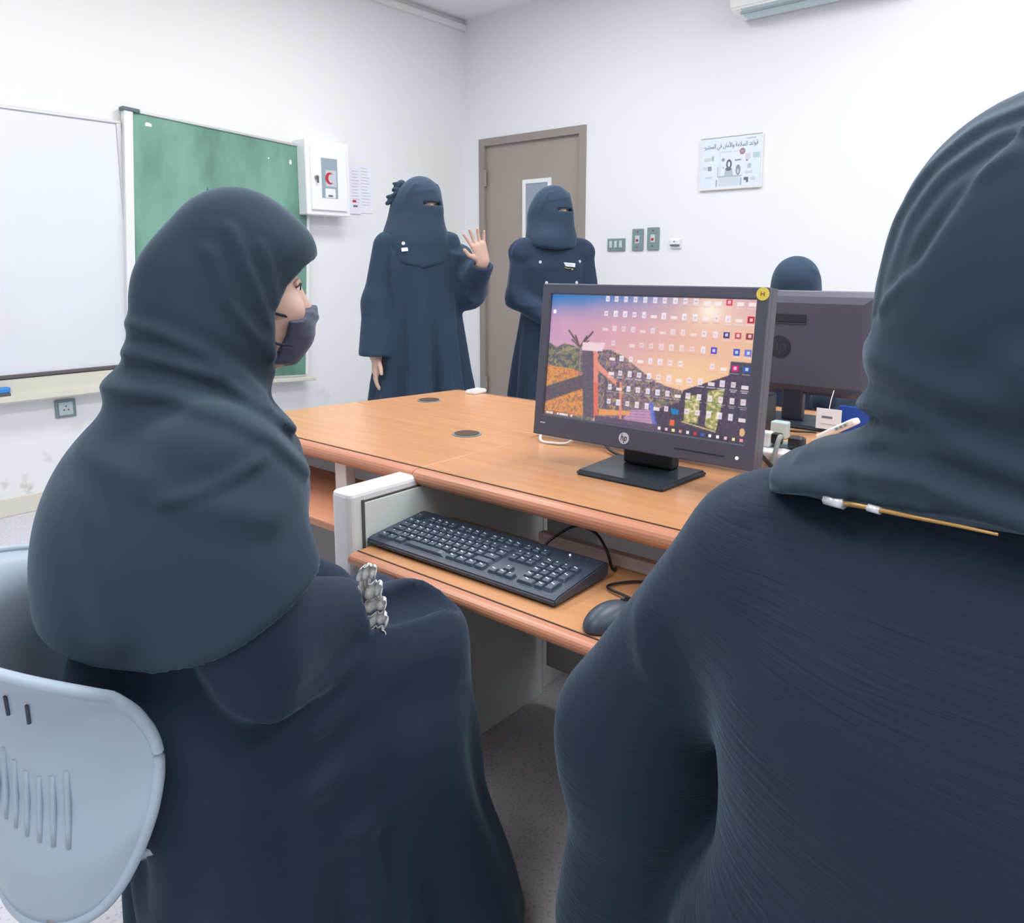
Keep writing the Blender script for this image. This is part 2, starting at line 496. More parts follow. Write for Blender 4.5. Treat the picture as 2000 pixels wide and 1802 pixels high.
# ================================================================== the room
WX, WY, CEIL = -4.19, 4.4, 3.0
EX, EY = 2.6, -2.6
struct(obj('floor', bx(WX - .1, EX + .1, EY - .1, WY + .1, -.1, 0), 'floor'))
struct(obj('ceiling', bx(WX - .1, EX + .1, EY - .1, WY + .1, CEIL, CEIL + .1), 'ceiling'))
struct(obj('wall_left', bx(WX - .1, WX, EY, WY + .1, 0, CEIL), 'wall_scuffed'))
DX0, DX1, DZ = -4.035, -3.065, 2.135
bw = bx(WX - .1, DX0, WY, WY + .1, 0, CEIL)
bx(DX1, EX + .1, WY, WY + .1, 0, CEIL, bm=bw); bx(DX0, DX1, WY, WY + .1, DZ, CEIL, bm=bw)
struct(obj('wall_back', bw, 'wall'))
struct(obj('wall_right', bx(EX, EX + .1, EY, WY, 0, CEIL), 'wall'))
struct(obj('wall_front', bx(WX, EX, EY - .1, EY, 0, CEIL), 'wall'))
struct(obj('trim_1', bx(WX, WX + .035, EY, WY, 2.925, 2.965, .004), 'white'))
struct(obj('baseboard_left', bx(WX, WX + .012, EY, WY, 0, .09, .003), 'cream'))

# ceiling lamps of the room
lamp0 = None
for i, (x, y) in enumerate(LAMP_SPOTS):
    where = ['nearest the whiteboard', 'above the green board corner', 'behind the photographer', 'above the desk island', 'above the far desk row', 'along the right wall', 'in the right rear of the room'][i]
    t = thing('ceiling_lamp', 'white recessed fluorescent ceiling panel ' + where, 'lamp', (x, y, CEIL), 0, 'ceiling panels')
    if lamp0 is None:
        fr = bx(-.31, .31, -.61, .61, -.03, -.001, .004)
        f = obj('housing', fr, 'white', t); d = obj('diffuser', bx(-.28, .28, -.58, .58, -.036, -.0305), 'lamp', t)
        lamp0 = (f.data, d.data)
    else:
        obj('housing', lamp0[0], None, t); obj('diffuser', lamp0[1], None, t)
    ld = bpy.data.lights.new('lamp_light', 'AREA'); ld.shape = 'RECTANGLE'; ld.size = .54; ld.size_y = 1.14
    ld.energy = LAMP_W; ld.color = (.97, .985, 1)
    lo = bpy.data.objects.new('lamp_light', ld); link(lo, t); lo.location = (0, 0, -.045)

# door
door = struct(obj('door_1', bx(DX0 + .05, DX1 - .05, WY + .015, WY + .055, .008, DZ - .05, .003), 'door_brown'))
fb = bx(DX0, DX0 + .055, WY - .015, WY + .09, 0, DZ, .004)
bx(DX1 - .055, DX1, WY - .015, WY + .09, 0, DZ, .004, bm=fb); bx(DX0 + .05, DX1 - .05, WY - .015, WY + .09, DZ - .055, DZ, .004, bm=fb)
obj('door_frame', fb, 'door_frame', door)
wx0, wx1, wz0, wz1 = -3.625, -3.365, 1.05, 1.815
wf = bx(wx0, wx0 + .03, WY + .002, WY + .03, wz0, wz1, .003)
bx(wx1 - .03, wx1, WY + .002, WY + .03, wz0, wz1, .003, bm=wf); bx(wx0 + .029, wx1 - .029, WY + .002, WY + .03, wz1 - .03, wz1, .003, bm=wf); bx(wx0 + .029, wx1 - .029, WY + .002, WY + .03, wz0, wz0 + .03, .003, bm=wf)
obj('window_frame', wf, 'white', door)
obj('window_pane', bx(wx0 + .025, wx1 - .025, WY + .008, WY + .018, wz0 + .025, wz1 - .025), 'door_glass', door)
for z in (1.85, 1.05, .3):
    obj('hinge', cyl((DX0 + .058, WY - .004, z), .011, .12, 'z', 12), 'door_frame', door)
hd = obj('door_handle', tube([(DX1 - .12, WY + .012, 1.02), (DX1 - .12, WY - .045, 1.02), (DX1 - .2, WY - .05, 1.02), (DX1 - .24, WY - .045, 1.02)], .009), 'steel', door)
obj('handle_plate', bx(DX1 - .145, DX1 - .095, WY + .004, WY + .016, .93, 1.11, .004), 'steel', door)

# whiteboard on the left wall
wb = thing('whiteboard', 'large glossy whiteboard with thin grey frame on the left wall', 'whiteboard', (WX, .5, 0))
Y0, Y1 = -.75, 1.3
obj('panel', bx(.008, .026, Y0, Y1 + .02, .69, 1.918), 'board_white', wb)
obj('top_frame', bx(.004, .034, Y0, Y1 + .03, 1.916, 1.932, .003), 'alu', wb)
obj('bottom_frame', bx(.004, .036, Y0, Y1 + .02, .672, .69, .003), 'dark_line', wb)
obj('side_frame', bx(.004, .034, Y1 + .005, Y1 + .03, .69, 1.918, .003), 'alu', wb)
obj('side_frame', bx(.004, .034, Y0 - .02, Y0, .672, 1.932, .003), 'alu', wb)
tr = obj('pen_tray', prism([(.004, .668), (.03, .668), (.035, .602), (.095, .596), (.098, .57), (.09, .562), (.004, .562)], 'y', 0, 1), 'tray', wb)
# prism along y takes (x,z): stretch to the board length
for v in tr.data.vertices: v.co.y = Y0 + v.co.y * (Y1 - Y0 + .05)
er = thing('board_eraser', 'bright blue board eraser lying in the pen tray', 'eraser', (WX + .062, 1.15, .597))
obj('grip', bx(-.022, .022, -.055, .055, .014, .042, .008, 3), 'blue_plastic', er)
obj('felt', bx(-.021, .021, -.053, .053, 0, .0145, .002), 'dark_line', er)

# green chalkboard, hung a little crooked
gb = thing('chalkboard', 'green chalkboard with pale frame beside the whiteboard', 'chalkboard', (WX, 2.37, 1.25))
gb.rotation_euler = (math.radians(-3.4), 0, 0)
gh, gz = .53, .70
obj('panel', bx(.03, .048, -gh, gh, -gz, gz), 'chalkboard', gb)
obj('side_frame', bx(.02, .06, -gh - .045, -gh, -gz, gz + .01, .004), 'white', gb)
obj('side_frame', bx(.024, .056, gh, gh + .018, -gz, gz, .003), 'white', gb)
obj('top_frame', bx(.024, .056, -gh, gh, gz, gz + .014, .003), 'alu', gb)
obj('bottom_frame', bx(.024, .056, -gh, gh, -gz - .014, -gz, .003), 'alu', gb)
obj('chalk_tray', bx(.03, .11, -gh, gh + .04, -gz - .035, -gz - .014, .004), 'tray', gb)
for y, z in ((-gh - .02, gz + .012),):
    obj('corner_cap', bx(.018, .064, y - .035, y + .055, z - .012, z + .008, .004), 'plate_dark', gb)
for (y, z, a, b) in ((-.45, .655, .05, .02), (.26, .60, .012, .012), (.41, .60, .02, .03)):
    bm = bmesh.new(); n = 9
    vs = [bm.verts.new((.0486, y + a * .5 * math.cos(2 * PI * k / n) * random.uniform(.6, 1.2), z + b * .6 * math.sin(2 * PI * k / n) * random.uniform(.6, 1.2))) for k in range(n)]
    bm.faces.new(vs); ex = bmesh.ops.extrude_face_region(bm, geom=bm.faces[:])
    bmesh.ops.translate(bm, verts=[v for v in ex['geom'] if isinstance(v, bmesh.types.BMVert)], vec=(-.002, 0, 0))
    obj('tape_scrap', bm, 'paper', gb)
for (y, z, w, h, a) in ((-.14, .27, .05, .10, .4), (-.09, .24, .09, .03, -.2), (-.17, .2, .025, .1, 0), (-.12, .34, .02, .09, .2)):
    bm = bmesh.new(); n = 12
    vs = [bm.verts.new((.0484, y + w * .5 * math.cos(2 * PI * k / n + a) * random.uniform(.5, 1.2), z + h * .5 * math.sin(2 * PI * k / n) * random.uniform(.6, 1.2))) for k in range(n)]
    bm.faces.new(vs)
    obj('smudge', bm, 'smudge', gb) if 'smudge' in M else (mat('smudge', srgb(58, 100, 86), .7), obj('smudge', bm, 'smudge', gb))

# first-aid cabinet
fa = thing('first_aid_cabinet', 'white metal first aid wall cabinet with red crescent in its glass window', 'cabinet', (WX, 3.03, 1.74))
fd = .13
obj('body', bx(0, fd, -.165, .165, -.225, .225, .006), 'white_metal', fa)
dr = obj('door', bx(fd - .002, fd + .012, -.135, .135, -.195, .195, .004), 'white_metal', fa)
wf = obj('window_pane', bx(fd + .008, fd + .0135, -.06, .06, -.12, .12), 'glass_grey', dr)
bm = bmesh.new()
cres = []
for k in range(25):
    a = math.radians(50 + 260 * k / 24); cres.append((.033 * math.cos(a), .036 * math.sin(a)))
for k in range(25):
    a = math.radians(300 - 240 * k / 24); cres.append((.012 + .026 * math.cos(a) * .92, .027 * math.sin(a)))
obj('crescent_patch', bx(fd + .0135, fd + .0145, -.03, .05, -.05, .05), 'print_grey', dr)
obj('red_crescent', prism([(y, z - .0) for y, z in cres], 'x', fd + .0146, fd + .0156), 'red', dr)
obj('paper_slip', bx(fd + .0135, fd + .0145, -.035, .04, -.118, -.062), 'paper', dr)
obj('print_line', bx(fd + .0146, fd + .015, -.015, .02, -.112, -.1), 'print_dark', dr)
obj('lock', cyl((fd + .018, -.1, 0), .012, .016, 'x', 14), 'steel', dr)
obj('key', bx(fd + .026, fd + .03, -.104, -.092, -.035, .004, .001), 'dark_line', dr)

pp = thing('notice_sheets', 'two white printed notice sheets taped beside the first aid cabinet', 'paper', (WX, 3.36, 1.71))
obj('sheet', bx(.001, .004, -.15, .12, -.155, .155), 'paper', pp)
obj('sheet', bx(.004, .007, -.17, .02, -.165, .13), 'paper', pp)
for k in range(12):
    obj('print_line', bx(.0072, .0077, -.05, random.uniform(-.005, .012), .11 - k * .02, .1145 - k * .02), 'print_grey', pp)
for k in range(13):
    obj('print_line', bx(.0042, .0047, .03, random.uniform(.075, .105), .135 - k * .02, .1395 - k * .02), 'print_grey', pp)
obj('stamp', bx(.0072, .0078, -.05, -.02, -.09, -.075), 'red', pp)
obj('stamp', bx(.0072, .0078, -.045, -.01, -.12, -.108), 'print_dark', pp)

# grey wall socket under the whiteboard
so = thing('wall_socket', 'small grey square wall socket below the whiteboard tray', 'socket', (WX, 1.458, .492))
obj('plate', bx(0, .012, -.048, .048, -.046, .046, .004), 'plate_grey', so)
obj('insert', bx(.011, .016, -.033, .033, -.033, .033, .003), 'plate_light', so)
for a in range(3):
    obj('pin_hole', cyl((.0165, .012 * math.cos(PI / 2 + a * 2 * PI / 3), .012 * math.sin(PI / 2 + a * 2 * PI / 3)), .004, .002, 'x', 10), 'plate_dark', so)

# switches on the back wall
def wall_plate(name, label, cat, x0, x1, z0, z1, m):
    t = thing(name, label, cat, ((x0 + x1) / 2, WY, (z0 + z1) / 2))
    w, h = (x1 - x0) / 2, (z1 - z0) / 2
    obj('plate', bx(-w, w, -.012, 0, -h, h, .004), m, t)
    return t, w, h
t, w, h = wall_plate('light_switch', 'wide grey light switch plate with three rockers beside the door', 'switch', -2.877, -2.742, 1.30, 1.382, 'plate_grey')
for k in (-1, 0, 1): obj('rocker', bx(k * .038 - .011, k * .038 + .011, -.019, -.011, -.02, .026, .003), 'plate_light', t)
for lab, x0, x1, z0, z1 in (('tall grey breaker plate with red indicator, left of the pair', -2.687, -2.605, 1.30, 1.44), ('tall grey breaker plate with red indicator, right of the pair', -2.576, -2.49, 1.303, 1.446)):
    t, w, h = wall_plate('breaker_switch', lab, 'switch', x0, x1, z0, z1, 'plate_grey')
    obj('window', bx(-.016, .016, -.016, -.011, -.024, .026, .002), 'plate_light', t)
    obj('indicator', bx(-.009, .009, -.019, -.0155, -.012, .004, .002), 'red', t)
    obj('screw', cyl((0, -.013, .052), .005, .004, 'y', 10), 'plate_dark', t); obj('screw', cyl((0, -.013, -.045), .005, .004, 'y', 10), 'plate_dark', t)
t, w, h = wall_plate('wall_sensor', 'small white wall box with dark slot right of the breaker plates', 'sensor', -2.41, -2.335, 1.31, 1.372, 'white')
obj('cover', bx(-.034, .034, -.026, -.011, -.008, .026, .006), 'white', t)
obj('slot', bx(-.03, .03, -.0265, -.012, -.014, -.008), 'plate_dark', t); obj('button', cyl((0, -.027, .012), .005, .004, 'y', 10), 'plate_grey', t)

# air conditioner
ac = thing('air_conditioner', 'white split air conditioner high on the back wall', 'air conditioner', (-1.53, WY, 2.56))
prof = [(0, .02), (-.06, .0), (-.13, .004), (-.185, .035), (-.205, .09), (-.205, .25), (-.17, .29), (0, .29)]
obj('body', prism(prof, 'x', -.46, .46, .008), 'white', ac)
obj('air_flap', prism([(-.07, -.003), (-.125, .0), (-.18, .03), (-.176, .034), (-.124, .006), (-.07, .003)], 'x', -.4, .4), 'plate_light', ac)
obj('vent_gap', bx(-.4, .4, -.207, -.2, .093, .099), 'plate_grey', ac)
obj('vent_gap', bx(-.41, .41, -.16, -.145, .009, .02), 'plate_grey', ac)

# poster on the back wall
ps = thing('poster', 'small pale framed safety rules poster with Arabic title on the back wall', 'poster', (-2.03, WY, 1.803), 0)
A = Art(150, 116, 2)
A.a[:] = np.array((226, 233, 242)) / 255
A.put(A.noise(22, 3), (205, 226, 236), .35); A.put(A.noise(16, 5), (222, 222, 242), .3)
A.rect(48, 100, 32, 35, (205, 214, 224)); A.ell(104, 35, 7, 7, (150, 110, 120)); A.ell(104, 35, 4.5, 4.5, (170, 150, 158))
A.rect(48, 51, 35, 95, (208, 218, 228)); A.rect(50, 98, 36, 60, (226, 230, 242)); A.rect(44, 104, 88, 91, (168, 184, 190)); A.rect(46, 102, 91, 112, (206, 214, 226))
A.rect(43, 46, 66, 90, (186, 192, 210)); A.rect(40, 43, 96, 112, (150, 156, 184)); A.rect(102, 104.5, 94, 112, (150, 156, 184))
A.ell(72, 62, 7, 11, (92, 100, 118)); A.ell(72, 62, 3, 6, (228, 230, 240)); A.poly([(64, 72), (80, 72), (83, 88), (60, 88)], (176, 190, 198)); A.ell(71, 73, 8, 4, (104, 112, 130))
A.ell(95, 76, 6, 12, (140, 148, 166)); A.ell(95, 79, 2.5, 5, (206, 208, 218)); A.rect(86, 102, 52, 55.5, (140, 148, 164)); A.rect(56, 60, 68, 71, (168, 176, 186)); A.ell(57, 51, 4, 4, (150, 158, 164))
for (x0, x1, y0, y1, c) in ((8, 26, 44, 52, (196, 212, 208)), (28, 33, 40, 52, (160, 180, 178)), (6, 16, 64, 72, (206, 206, 224)), (18, 28, 64, 74, (140, 150, 168)), (14, 30, 88, 92, (190, 206, 214)), (112, 124, 40, 54, (208, 204, 216)), (130, 146, 40, 52, (178, 206, 210)), (114, 118, 54, 58, (130, 120, 140)), (118, 127, 64, 74, (170, 190, 196)), (112, 130, 80, 86, (206, 206, 226)), (110, 121, 94, 101, (96, 106, 126)), (116, 121, 101, 106, (96, 106, 126)), (126, 138, 94, 102, (204, 204, 224)), (112, 136, 5, 9, (200, 200, 208)), (4, 12, 18, 21, (196, 200, 212))):
    A.rect(x0, x1, y0, y1, c)
obj('backing', bx(-.19, .19, -.012, -.001, -.147, .147), 'paper', ps)
sh = raster_mesh('printed_sheet', A.a, .372, .288, 'poster_print', ps); sh.location = (0, -.0125, 0)
obj('top_rail', bx(-.192, .192, -.016, 0, .145, .152, .002), 'alu', ps); obj('bottom_rail', bx(-.192, .192, -.018, 0, -.154, -.146, .002), 'cream', ps)
obj('side_rail', bx(.187, .193, -.016, 0, -.15, .15, .002), 'white', ps); obj('side_rail', bx(-.193, -.187, -.016, 0, -.15, .15, .002), 'white', ps)
words = ['\uFED7\uFEEE\uFE8D\uFECB\uFEAA', '\uFE8D\uFEDF\uFEB4\uFEFC\uFEE3\uFE94', '\uFEED\uFE8D\uFEF7\uFEE3\uFE8E\uFEE5', '\uFED3\uFEF2', '\uFE8D\uFEDF\uFEE4\uFEA8\uFE98\uFE92\uFEAE']
def text(name, body, size, m, parent, loc, rot, width=None, shear=0, extr=.0004):
    cu = bpy.data.curves.new(name, 'FONT'); cu.body = body; cu.size = size; cu.align_x = 'CENTER'; cu.align_y = 'CENTER'; cu.extrude = extr; cu.shear = shear
    cu.resolution_u = 3
    o = bpy.data.objects.new(name, cu); link(o)
    bpy.context.view_layer.update()
    me = bpy.data.meshes.new_from_object(o.evaluated_get(bpy.context.evaluated_depsgraph_get()))
    bpy.data.objects.remove(o)
    me.name = name; me.materials.clear()
    if width and len(me.vertices):
        xs = [v.co.x for v in me.vertices]; k = width / max(1e-6, max(xs) - min(xs)); c = (max(xs) + min(xs)) / 2
        for v in me.vertices: v.co.x = (v.co.x - c) * k
    return obj(name, me, m, parent, loc=loc, rot=rot)
text('title_lettering', ' '.join(w[::-1] for w in words[::-1]), .036, 'print_dark', ps, (0, -.0132, .098), (PI / 2, 0, 0), .33)

# ================================================================== desks
TOPZ = .75
def desk(label, x0, x1, y0, y1, front, grommets=(), xl_back=None, left_end=True, right_end=True, lip=True):
    """front: -1 the sitter is on the -y side, +1 on the +y side"""
    t = thing('desk', label, 'desk', ((x0 + x1) / 2, (y0 + y1) / 2, 0), 0, 'wood-topped lab desks')
    cx, cy = (x0 + x1) / 2, (y0 + y1) / 2
    X0, X1, Y0, Y1 = x0 - cx, x1 - cx, y0 - cy, y1 - cy
    XB = X0 if xl_back is None else xl_back - cx
    nose = .032
    ya, yb = (Y0 + nose, Y1) if front < 0 else (Y0, Y1 - nose)
    def lx(y): return X0 + (XB - X0) * (y - Y0) / (Y1 - Y0)
    obj('tabletop', prism([(lx(ya), ya), (X1, ya), (X1, yb), (lx(yb), yb)], 'z', TOPZ - .03, TOPZ, .0015, 1), 'wood', t)
    # rounded front lipping, a hair lower than the top so a dark joint line shows
    yn = ya if front < 0 else yb
    s = -1 if front < 0 else 1
    pr = [(yn + s * .0015, TOPZ - .034), (yn + s * .0015, TOPZ - .0012)]
    for k in range(9):
        a = PI / 2 - PI * k / 8
        pr.append((yn + s * (nose - .017 + .017 * math.cos(a)), TOPZ - .0185 + .0172 * math.sin(a)))
    obj('edge_strip', prism(pr, 'x', lx(yn), X1), 'wood_edge', t, smooth=False)
    obj('edge_joint', bx(lx(yn), X1, min(yn, yn + s * .0035), max(yn, yn + s * .0035), TOPZ - .033, TOPZ + .0003), 'groove', t)
    ys, ye = (Y0 + .07, Y1 - .02) if front < 0 else (Y0 + .02, Y1 - .07)
    if left_end: obj('side_panel', bx(max(X0, XB) + .03, max(X0, XB) + .055, ys, ye, 0, TOPZ - .03, .002), 'white', t)
    if right_end: obj('side_panel', bx(X1 - .03, X1 - .005, ys, ye, 0, TOPZ - .03, .002), 'white', t)
    ym = Y1 - .06 if front < 0 else Y0 + .04
    obj('modesty_panel', bx(max(X0, XB) + .055, X1 - .03, ym, ym + .018, .12, TOPZ - .031), 'panel_grey', t)
    for gx, gy in grommets:
        g = obj('grommet', cyl((gx - cx, gy - cy, TOPZ + .001), .04, .004, n=32, bev=.001), 'plate_grey', t)
        obj('grommet_cap', cyl((gx - cx, gy - cy, TOPZ + .0025), .034, .004, n=32), 'groove', g)
    return t, cx, cy
d1, c1x, c1y = desk('wooden computer desk with pull-out keyboard shelf under the lit monitor', -1.25, -.30, 1.13, 1.62, -1, left_end=False)
d2, c2x, c2y = desk('empty wooden desk nearest the masked person, with one cable grommet', -2.12, -1.252, 1.13, 1.60, -1, [(-1.409, 1.478)], xl_back=-2.045)
d3, c3x, c3y = desk('empty wooden desk closest to the waving person, with a grommet near its edge', -2.04, -1.252, 1.605, 2.04, 1, [(-1.874, 1.781)], xl_back=-1.96)
d4, c4x, c4y = desk('wooden desk behind the white divider carrying the monitor seen from behind', -1.25, -.30, 1.70, 2.46, 1)
d5, c5x, c5y = desk('wooden desk in front of the person with the crinkled robe', -.298, .65, 1.13, 1.62, -1)
# the keyboard shelf of the first desk
T = .62
sy0, sy1 = .925 - c1y, 1.235 - c1y; sx0, sx1 = -1.222 - c1x, -.36 - c1x
ks = obj('keyboard_shelf', bx(sx0, sx1, sy0 + .028, sy1, T - .02, T, .001, 1), 'wood', d1)
pr = [(sy0 + .029, T - .024), (sy0 + .029, T - .001)]
for k in range(9):
    a = PI / 2 - PI * k / 8
    pr.append((sy0 + .013 - .0125 * math.cos(a), T - .013 + .012 * math.sin(a)))
obj('edge_strip', prism(pr, 'x', sx0, sx1), 'wood_edge', ks)
obj('edge_joint', bx(sx0, sx1, sy0 + .0255, sy0 + .0285, T - .022, T + .0003), 'groove', ks)
obj('back_rail', bx(sx0 + .26, sx1, sy1 - .012, sy1 + .01, T, T + .026, .003), 'rail', ks)
# white side cheek with rounded end cap
chx0, chx1 = -1.302 - c1x, -1.24 - c1x
obj('end_cap', bx(chx0, chx1, .948 - c1y, 1.16 - c1y, .545, .738, .012, 3), 'white', d1)
obj('cheek_inset', bx(chx1 - .002, chx1 + .004, .985 - c1y, 1.2 - c1y, .56, .712, .002), 'panel_pale', d1)
obj('inset_gap', bx(chx1 - .001, chx1 + .0035, .979 - c1y, .985 - c1y, .56, .718), 'dark_line', d1)
obj('inset_gap', bx(chx1 - .001, chx1 + .0035, .985 - c1y, 1.16 - c1y, .713, .7165), 'dark_line', d1)
obj('side_panel', bx(chx0 + .012, chx1, 1.165 - c1y, 1.6 - c1y, 0, .718, .002), 'panel_pale', d1)
obj('inner_panel', bx(-.93 - c1x, -.34 - c1x, 1.40 - c1y, 1.42 - c1y, .1, .718), 'panel_light', d1)
# neighbouring shelf of the empty desk (closed) with its own edge
obj('keyboard_shelf', bx(-2.0 - c2x, -1.33 - c2x, 1.02 - c2y, 1.3 - c2y, .6, .62, .004), 'wood_edge', d2)
obj('rail_bracket', bx(-1.585 - c2x, -1.54 - c2x, 1.17 - c2y, 1.2 - c2y, .6, .72, .002), 'white', d2)

# white cable divider along the back of the desks
dv = thing('cable_divider', 'white capped cable trunking running along the back of the desks', 'trunking', (-.3, 1.622, TOPZ))
obj('face_panel', bx(-.945, .9, -.035, .03, 0, .04), 'rail', dv)
obj('cap', bx(-.948, .9, -.042, .036, .04, .058, .004), 'white', dv)
obj('cap_groove', bx(-.946, .9, -.0425, -.04, .0465, .0485), 'plate_light', dv)

# small white box at the far edge of the far desk
lc = thing('cable_box', 'small flat white plastic box at the far edge of the desk island', 'box', (-1.86, 2.0, TOPZ), .1)
obj('case', bx(-.022, .022, -.035, .035, 0, .011, .003), 'white', lc)
obj('lid', bx(-.020, .020, -.033, .033, .011, .014, .002), 'white_metal', lc)

# ================================================================== monitors
def desktop_art():
    A = Art(160, 90, 2.6)
    x, y = A.x / 160, A.y / 90
    top = np.stack([60 + 150 * x ** .8, 120 + 40 * x, 190 - 5 * x], -1)
    mid = np.stack([190 + 45 * x, 140 + 45 * x, 185 - 30 * x], -1)
    low = np.stack([215 + 38 * x ** .5, 165 + 25 * x, 190 - 60 * x], -1)
    t = np.clip(y / .22, 0, 1)[..., None]; u = np.clip((y - .2) / .45, 0, 1)[..., None]
    A.a = np.clip((top * (1 - t) + mid * t) * (1 - u) + low * u, 0, 255) / 255
    k = np.clip(1 - (y + x * .08) / .13, 0, 1) * np.clip(1.15 - x * 1.6, 0, 1)
    A.put(k, (22, 110, 185), .95)
    A.put(A.noise(14, 1) * np.clip(1 - abs(y - .2) / .2, 0, 1), (235, 190, 200), .35)
    A.ell(128, 8, 34, 22, (255, 214, 176), .75, 1.6); A.ell(128.5, 8.5, 9, 6.5, (255, 246, 225), 1, 1.2)
    A.ell(118, 52, 40, 20, (255, 208, 150), .85, 1.5)
    n = A.noise(1.5, 8); n2 = A.noise(.85, 9)
    # left meadow
    m = A.polymask([(0, 36), (8, 39), (15, 36), (27, 38), (45, 41), (45, 90), (0, 90)]); A.put(m, (66, 74, 82)); A.put(m * (n > .55), (112, 112, 78)); A.put(m * (n2 > .7), (170, 150, 90), .7)
    for pts in ([(0, 53), (24, 54), (34, 57), (0, 69)], [(0, 80), (34, 67), (36, 87), (0, 90)]):
        m = A.polymask(pts); A.put(m, (226, 142, 60)); A.put(m * (n2 > .6), (178, 96, 70), .8); A.put(m * (n < .3), (120, 100, 70), .7)
    for k in range(9):
        A.line(8 + k, 44 - k * .6, 28, 38, .7, (150, 140, 100), .5)
    A.line(29.3, 38, 30, 58, 1.3, (150, 110, 120))
    for (ex, ey, w) in ((18, 26.5, 1.2), (39, 26.5, 1.3), (24, 30, 1.4), (34, 30, 1.2), (36, 33, 1.0), (21, 33, 1.0)): A.line(28.6, 38, ex, ey, w, (82, 68, 70))
    # hillside
    hill = [(44, 39), (55, 38), (68, 42.6), (78.5, 49), (89, 55), (100.6, 59), (113, 61), (116, 79), (93, 85), (71, 86), (46, 86)]
    m = A.polymask(hill); A.put(m, (116, 92, 120)); A.put(m * (n > .5), (72, 66, 82)); A.put(m * (n2 > .62), (196, 158, 96), .75); A.put(m * (n2 < .25), (150, 110, 170), .7); A.put(m * (n < .25), (86, 104, 66), .8)
    A.poly([(75, 78), (91, 76), (94, 85), (69, 86)], (190, 140, 176))
    for k in range(4): A.line(73 - k, 79 + k * 2, 92 + k * .6, 77.5 + k * 2, .5, (150, 104, 150))
    A.poly([(89, 70.5), (92, 71), (101, 85.5), (93, 85.5)], (88, 104, 200)); A.poly([(93, 78), (97, 78), (104, 87), (96, 87)], (52, 86, 170))
    # roof at the right
    A.poly([(114, 60.6), (145, 48), (145.5, 39.4), (160, 39.2), (160, 90), (100, 90), (96, 83.4), (93.4, 76), (111.6, 68.8)], (52, 46, 66))
    for pts in ([(116, 64), (126.4, 62.3), (126.5, 81), (116.2, 80.8)], [(131.4, 59.3), (142.7, 56.6), (142, 66), (139.3, 84), (131.4, 82)]):
        m = A.polymask(pts); A.put(m, (176, 168, 92)); A.put(m * (n2 > .55), (110, 128, 60)); A.put(m * (n < .4), (236, 220, 160), .9)
    A.line(115, 81, 139, 84.5, .8, (220, 205, 120))
    A.rect(97, 160, 85.6, 90, (44, 36, 54)); A.rect(0, 26, 86.6, 90, (120, 76, 50), .6)
    # fence
    A.poly([(0, 69.6), (33.5, 57.6), (34.3, 67.2), (0, 80.7)], (74, 64, 74))
    A.poly([(30.8, 39.7), (40.8, 40), (45.3, 87.3), (36, 87.3)], (78, 68, 84))
    A.poly([(40.8, 40), (44.7, 40.7), (49, 87), (45.3, 87.3)], (236, 130, 110)); A.poly([(42.5, 62), (46.5, 62), (49, 87), (45.3, 87.3)], (224, 84, 60), .7)
    A.poly([(30.9, 34.2), (50.5, 33.5), (48.3, 39.7), (30.9, 40.2)], (246, 214, 220))
    A.poly([(45.3, 47.9), (63.2, 59.9), (63.5, 63.4), (46.2, 53.3)], (238, 140, 120)); A.poly([(52, 56.4), (54, 58), (56, 79.5), (53.2, 79.3)], (84, 70, 80))
    A.poly([(62, 60), (64.2, 60), (66, 80), (63.6, 80)], (90, 74, 86))
    A.poly([(49, 80.3), (75, 79), (75.2, 81.6), (49.4, 85)], (236, 150, 76)); A.poly([(64.7, 59.8), (66.5, 59.6), (68.6, 85.1), (66.5, 85.4)], (232, 132, 100))
    A.rect(46, 100, 85.5, 90, (76, 62, 84)); A.put(A.noise(.7, 21) * (A.y > 34), (210, 190, 190), .22)
    A.a = A.a * .9 + np.array((196, 176, 200)) / 255 * .1  # pale lilac veil: overexposed haze blended into the screen colours
    A.a[1:-1, 1:-1] = (A.a[1:-1, 1:-1] * 2 + A.a[:-2, 1:-1] + A.a[2:, 1:-1] + A.a[1:-1, :-2] + A.a[1:-1, 2:]) / 6
    # icons
    r = random.Random(4)
    cols = [156.2 - 7.62 * i for i in range(15)]; rows = [2.7 + 10.2 * i for i in range(8)]
    special = {(0, 1): (190, 30, 50), (2, 0): (225, 60, 80), (1, 4): (215, 20, 130), (0, 4): (40, 90, 170), (2, 2): (60, 50, 130), (1, 2): (200, 80, 90), (3, 3): (90, 70, 190), (1, 3): (50, 90, 190), (0, 2): (150, 50, 60), (0, 3): (110, 120, 210)}
